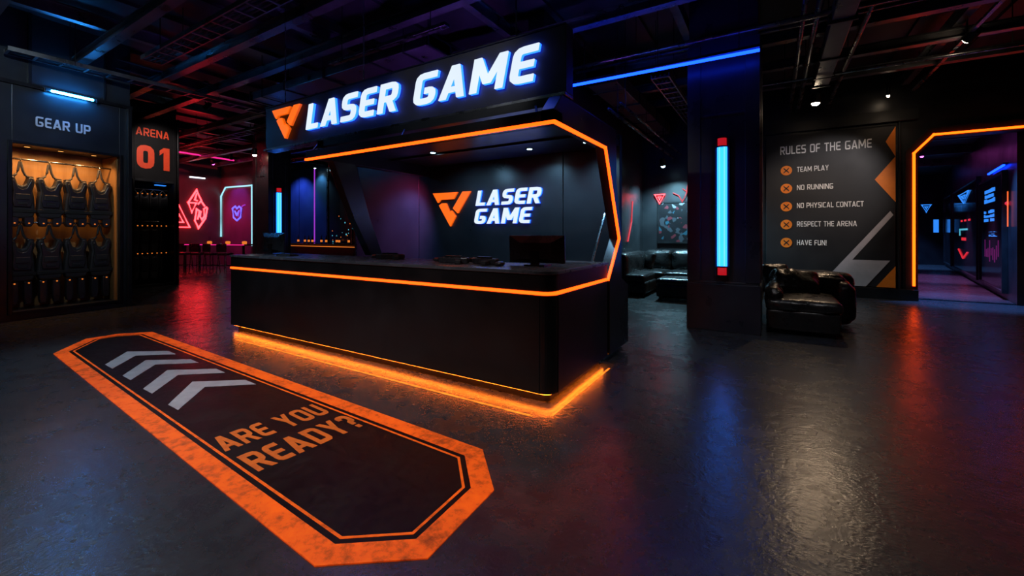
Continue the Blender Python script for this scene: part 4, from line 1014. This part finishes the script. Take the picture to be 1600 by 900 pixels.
duct('flat air duct running sideways high above the header sign', -9.5, -4.4, 4.75, 5.25, 4.3, 4.46)
duct('air duct running rearward above the middle of the booth', -2.95, -2.4, 7.4, 12.2, 4.2, 4.45)

def cable_tray(label, x0, x1, y0, y1, z):
    t = thing('cable_tray', label, 'cable tray', ((x0 + x1) / 2, (y0 + y1) / 2, z))
    mb = MB(); along_x = (x1 - x0) > (y1 - y0)
    if along_x: mb.box(x0, x1, y0, y0 + .02, z, z + .07).box(x0, x1, y1 - .02, y1, z, z + .07)
    else: mb.box(x0, x0 + .02, y0, y1, z, z + .07).box(x1 - .02, x1, y0, y1, z, z + .07)
    n = int(max(x1 - x0, y1 - y0) / .3)
    for k in range(n + 1):
        if along_x: xx = x0 + k * (x1 - x0 - .03) / n; mb.box(xx, xx + .03, y0 + .02, y1 - .02, z, z + .015)
        else: yy = y0 + k * (y1 - y0 - .03) / n; mb.box(x0 + .02, x1 - .02, yy, yy + .03, z, z + .015)
    mb.build('tray', 'beam', t, world=True)
    cb = MB()
    for k in range(3):
        f = .25 + .25 * k
        if along_x: cb.tube([(x0, y0 + (y1 - y0) * f, z + .035), (x1, y0 + (y1 - y0) * f, z + .035)], .018, 6)
        else: cb.tube([(x0 + (x1 - x0) * f, y0, z + .035), (x0 + (x1 - x0) * f, y1, z + .035)], .018, 6)
    tag(cb.build('cable', 'rubber', t, world=True), kind='stuff')
    for k in (.08, .5, .92):
        for e_ in (0, 1):
            hb = MB()
            p = (x0 + (x1 - x0) * k, y0 if e_ else y1) if along_x else (x0 if e_ else x1, y0 + (y1 - y0) * k)
            hb.tube([(p[0], p[1], z), (p[0], p[1], ZC)], .007, 6)
            hb.build('hanger', 'frame', t, world=True)
    return t
cable_tray('cable tray running sideways in front of and above the sign', -9.0, 1.0, 2.75, 3.05, 4.36)
cable_tray('cable tray running rearward along the left ceiling', -10.6, -10.3, 1.5, 11, 4.36)
cable_tray('cable tray running rearward between sign and pillar', -1.75, -1.45, 7.3, 11.8, 4.05)
cable_tray('cable tray crossing over the far left tables', -20.0, -10.9, 6.1, 6.4, 4.3)

# blue line lamp
t = thing('linear_lamp', 'long blue line lamp hanging in front of the pillar', 'lamp', (-1.5, 6.69, 3.97))
MB().tube([(-2.92, 6.66, 3.97), (-.15, 6.715, 3.97)], .024, 8).build('tube', 'blue_line', t, world=True)
MB().box(-2.92, -.15, 6.67, 6.71, 4.0, 4.04).build('housing', 'frame', t, world=True)
for x in (-2.7, -1.5, -.4): MB().tube([(x, 6.69, 4.04), (x, 6.69, ZC)], .006, 6).build('hanger', 'frame', t, world=True)
# unlit batten along the front ceiling
t = thing('linear_lamp', 'unlit grey batten lamp hanging over the header sign', 'lamp', (-4.9, 4.42, 4.2))
MB().box(-6.2, -3.7, 4.30, 4.40, 4.22, 4.27).build('housing', 'pipe', t, world=True, bevel=.006)
MB().box(-6.1, -3.8, 4.32, 4.38, 4.205, 4.22).build('diffuser', 'edge', t, world=True)
for x in (-5.9, -4.0): MB().tube([(x, 4.35, 4.27), (x, 4.35, ZC)], .007, 6).build('hanger', 'frame', t, world=True)

# lamps in view
spotlight('warm ceiling spotlight above the rules board', (.74, 10.5, 4.08), (.72, 10.2, 0), 110, (1., .70, .44), 'warm_lens', 150, size=.085)
spotlight('track spotlight with visible can in front of the portal', (2.52, 9.11, 4.4), (.9, 12.3, 2.3), 270, (1., .90, .88), 'warm_lens', 44, size=.075)
spotlight('tiny warm ceiling spotlight above the board and portal corner', (2.1, 11.9, 4.4), (2.1, 12.2, 1), 8, (1., .7, .45), 'warm_lens', 100, size=.035)
spotlight('cool spotlight over the lounge sofa', (-2.42, 11.4, 3.2), (-2.2, 11.7, .5), 650, (.35, .78, 1.), 'cool_lens', 140, size=.07)
spotlight('warm spotlight on the pillar beyond the left end of counter', (-13.2, 6.72, 3.8), (-13.2, 6.8, 0), 30, (1., .8, .62), 'warm_lens', 110, size=.07, cable=(-.55, .1, 1.38))
# fill lamps added to light the floor, decal, lockers, sign and far walls
spotlight('added cool fill spotlight high over the left of the hall', (-6.5, 1.0, 4.35), (-5.6, 1.5, 0), 420, (.55, .78, 1.), 'cool_lens', 80)
spotlight('added neutral fill spotlight high over the right of the hall', (.2, 4.6, 4.35), (.6, 4.2, 0), 130, (.95, .94, .95), 'cool_lens', 105)
spotlight('added cool fill spotlight high over the near end of the hall', (-2.6, .2, 4.4), (-3.0, 1.8, 0), 420, (.92, .92, 1.), 'cool_lens', 62)
spotlight('added cool fill spotlight facing the gear locker header', (-7.0, .9, 4.5), (-10.8, 2.3, 3.3), 190, (.66, .86, 1.), 'cool_lens', 70)
spotlight('added cool fill spotlight facing the arena locker', (-11.9, 4.9, 4.55), (-14.4, 4.8, 3.6), 200, (1., .85, .8), 'cool_lens', 42)
spotlight('added cool fill spotlight high over the near end facing the header sign', (-3.6, -.4, 4.4), (-2.9, 3.42, 3.0), 60, (.9, .92, 1.), 'cool_lens', 30)
spotlight('added violet fill spotlight before the pale arch', (-20.9, 8.9, 4.5), (-20.9, 9.96, 2.0), 150, (.45, .12, 1.), 'purple_lamp', 80)  # added to tint the arch doorway violet
spotlight('added red fill spotlight under the ceiling facing the far triangle neons', (-18.6, 6.4, 4.75), (-22.6, 8.9, 2.0), 900, (1., .05, .08), 'red_neon_soft', 85)  # added to redden the far wall
# track with a bar, right
t = thing('lighting_track', 'slim lighting track running rearward near the portal', 'lighting track', (2.6, 9, 4.42))
MB().box(2.5, 2.55, 6.5, 12.0, 4.45, 4.49).build('track', 'pipe', t, world=True)
for y in (7.2, 9.6, 11.6): MB().tube([(2.525, y, 4.49), (2.525, y, ZC)], .008, 6).build('hanger', 'frame', t, world=True)
# red lamp added out of view to redden the far wall and ceiling
M['red_fill_lamp'] = emis('red_fill_lamp', (1., .02, .06), 110)
ceil_lamp('added red linear lamp hidden behind the arena locker facing the far wall', -16.9, -16.7, 2.4, 4.6, 4.4, 'red_fill_lamp', ZC)
# uplights added unseen on the canopy roof behind the header sign, washing the ceiling
def added_uplight(label, x0, x1, y0, y1, z, mat):
    t = thing('added_uplight', label, 'lamp', ((x0 + x1) / 2, (y0 + y1) / 2, z))
    MB().box(x0, x1, y0, y1, z, z + .05).build('housing', 'frame', t, world=True)
    MB().box(x0 + .02, x1 - .02, y0 + .02, y1 - .02, z + .05, z + .06).build('diffuser', mat, t, world=True)
M['up_blue'] = emis('added_uplight_blue', (.05, .16, 1.), 36); M['up_violet'] = emis('added_uplight_violet', (.40, .10, .9), 45); M['up_orange'] = emis('uplight_orange', (1., .16, .02), 16)
added_uplight('blue uplight added unseen on the canopy roof behind the sign, nearer the pillar', -3.5, -2.4, 4.7, 4.9, 2.66, 'up_blue')
added_uplight('violet uplight added unseen on the canopy roof behind the sign, farther left', -4.9, -3.9, 4.7, 4.9, 2.66, 'up_violet')
spotlight('cool spotlight washing the glossy panels behind the bar', (-18.1, 11.9, 4.5), (-18.2, 12.3, 2.2), 160, (.3, .7, 1.), 'cool_lens', 110)
spotlight('added blue fill spotlight before the panels beside the night window', (-19.6, 11.2, 4.5), (-19.8, 12.3, 2.2), 700, (.10, .16, 1.), 'cool_lens', 110)  # added to turn the dark bar panels blue
for x, y, z, tz, c, e, nm in ((-5.16, 4.75, 2.44, 1.25, (.1, .28, 1.), 170, 'added small blue lamp on the left flank of the booth canopy'), (-5.16, 4.5, 2.44, 1.75, (1., .06, .3), 110, 'added small magenta lamp on the left flank of the booth canopy')):  # both added to colour the left part of the booth wall
    dl = thing('downlight', nm, 'downlight', (x, y, 2.47), 0)
    MB().box(-.05, .10, -.04, .04, 0, .03).build('bracket', 'frame', dl)
    MB().lathe([(.0, -.004), (.035, -.004), (.045, -.012), (.045, 0), (0, 0)], n=16).build('trim_ring', 'frame', dl)
    MB().lathe([(0, -.008), (.024, -.008), (.024, -.004), (0, -.004)], n=16).build('lens', 'blue_neon' if c[2] > .9 else 'red_neon_soft', dl)
    spot('beam', dl, (x, y, z), (-5.75, 5.4, tz), e, c, 90, .9, .04)

# ================================================================== WORLD, VIEW
w = bpy.data.worlds.new('world'); S.world = w; w.use_nodes = True
w.node_tree.nodes['Background'].inputs[0].default_value = (.01, .013, .02, 1); w.node_tree.nodes['Background'].inputs[1].default_value = .1
S.view_settings.view_transform = 'Standard'; S.view_settings.look = 'None'; S.view_settings.exposure = 0; S.view_settings.gamma = 1
S.view_settings.use_curve_mapping = False
cy = S.cycles
cy.use_denoising = True; cy.max_bounces = 6; cy.diffuse_bounces = 3; cy.glossy_bounces = 4; cy.transmission_bounces = 2
cy.sample_clamp_indirect = 6; cy.caustics_reflective = False; cy.caustics_refractive = False; cy.use_light_tree = True
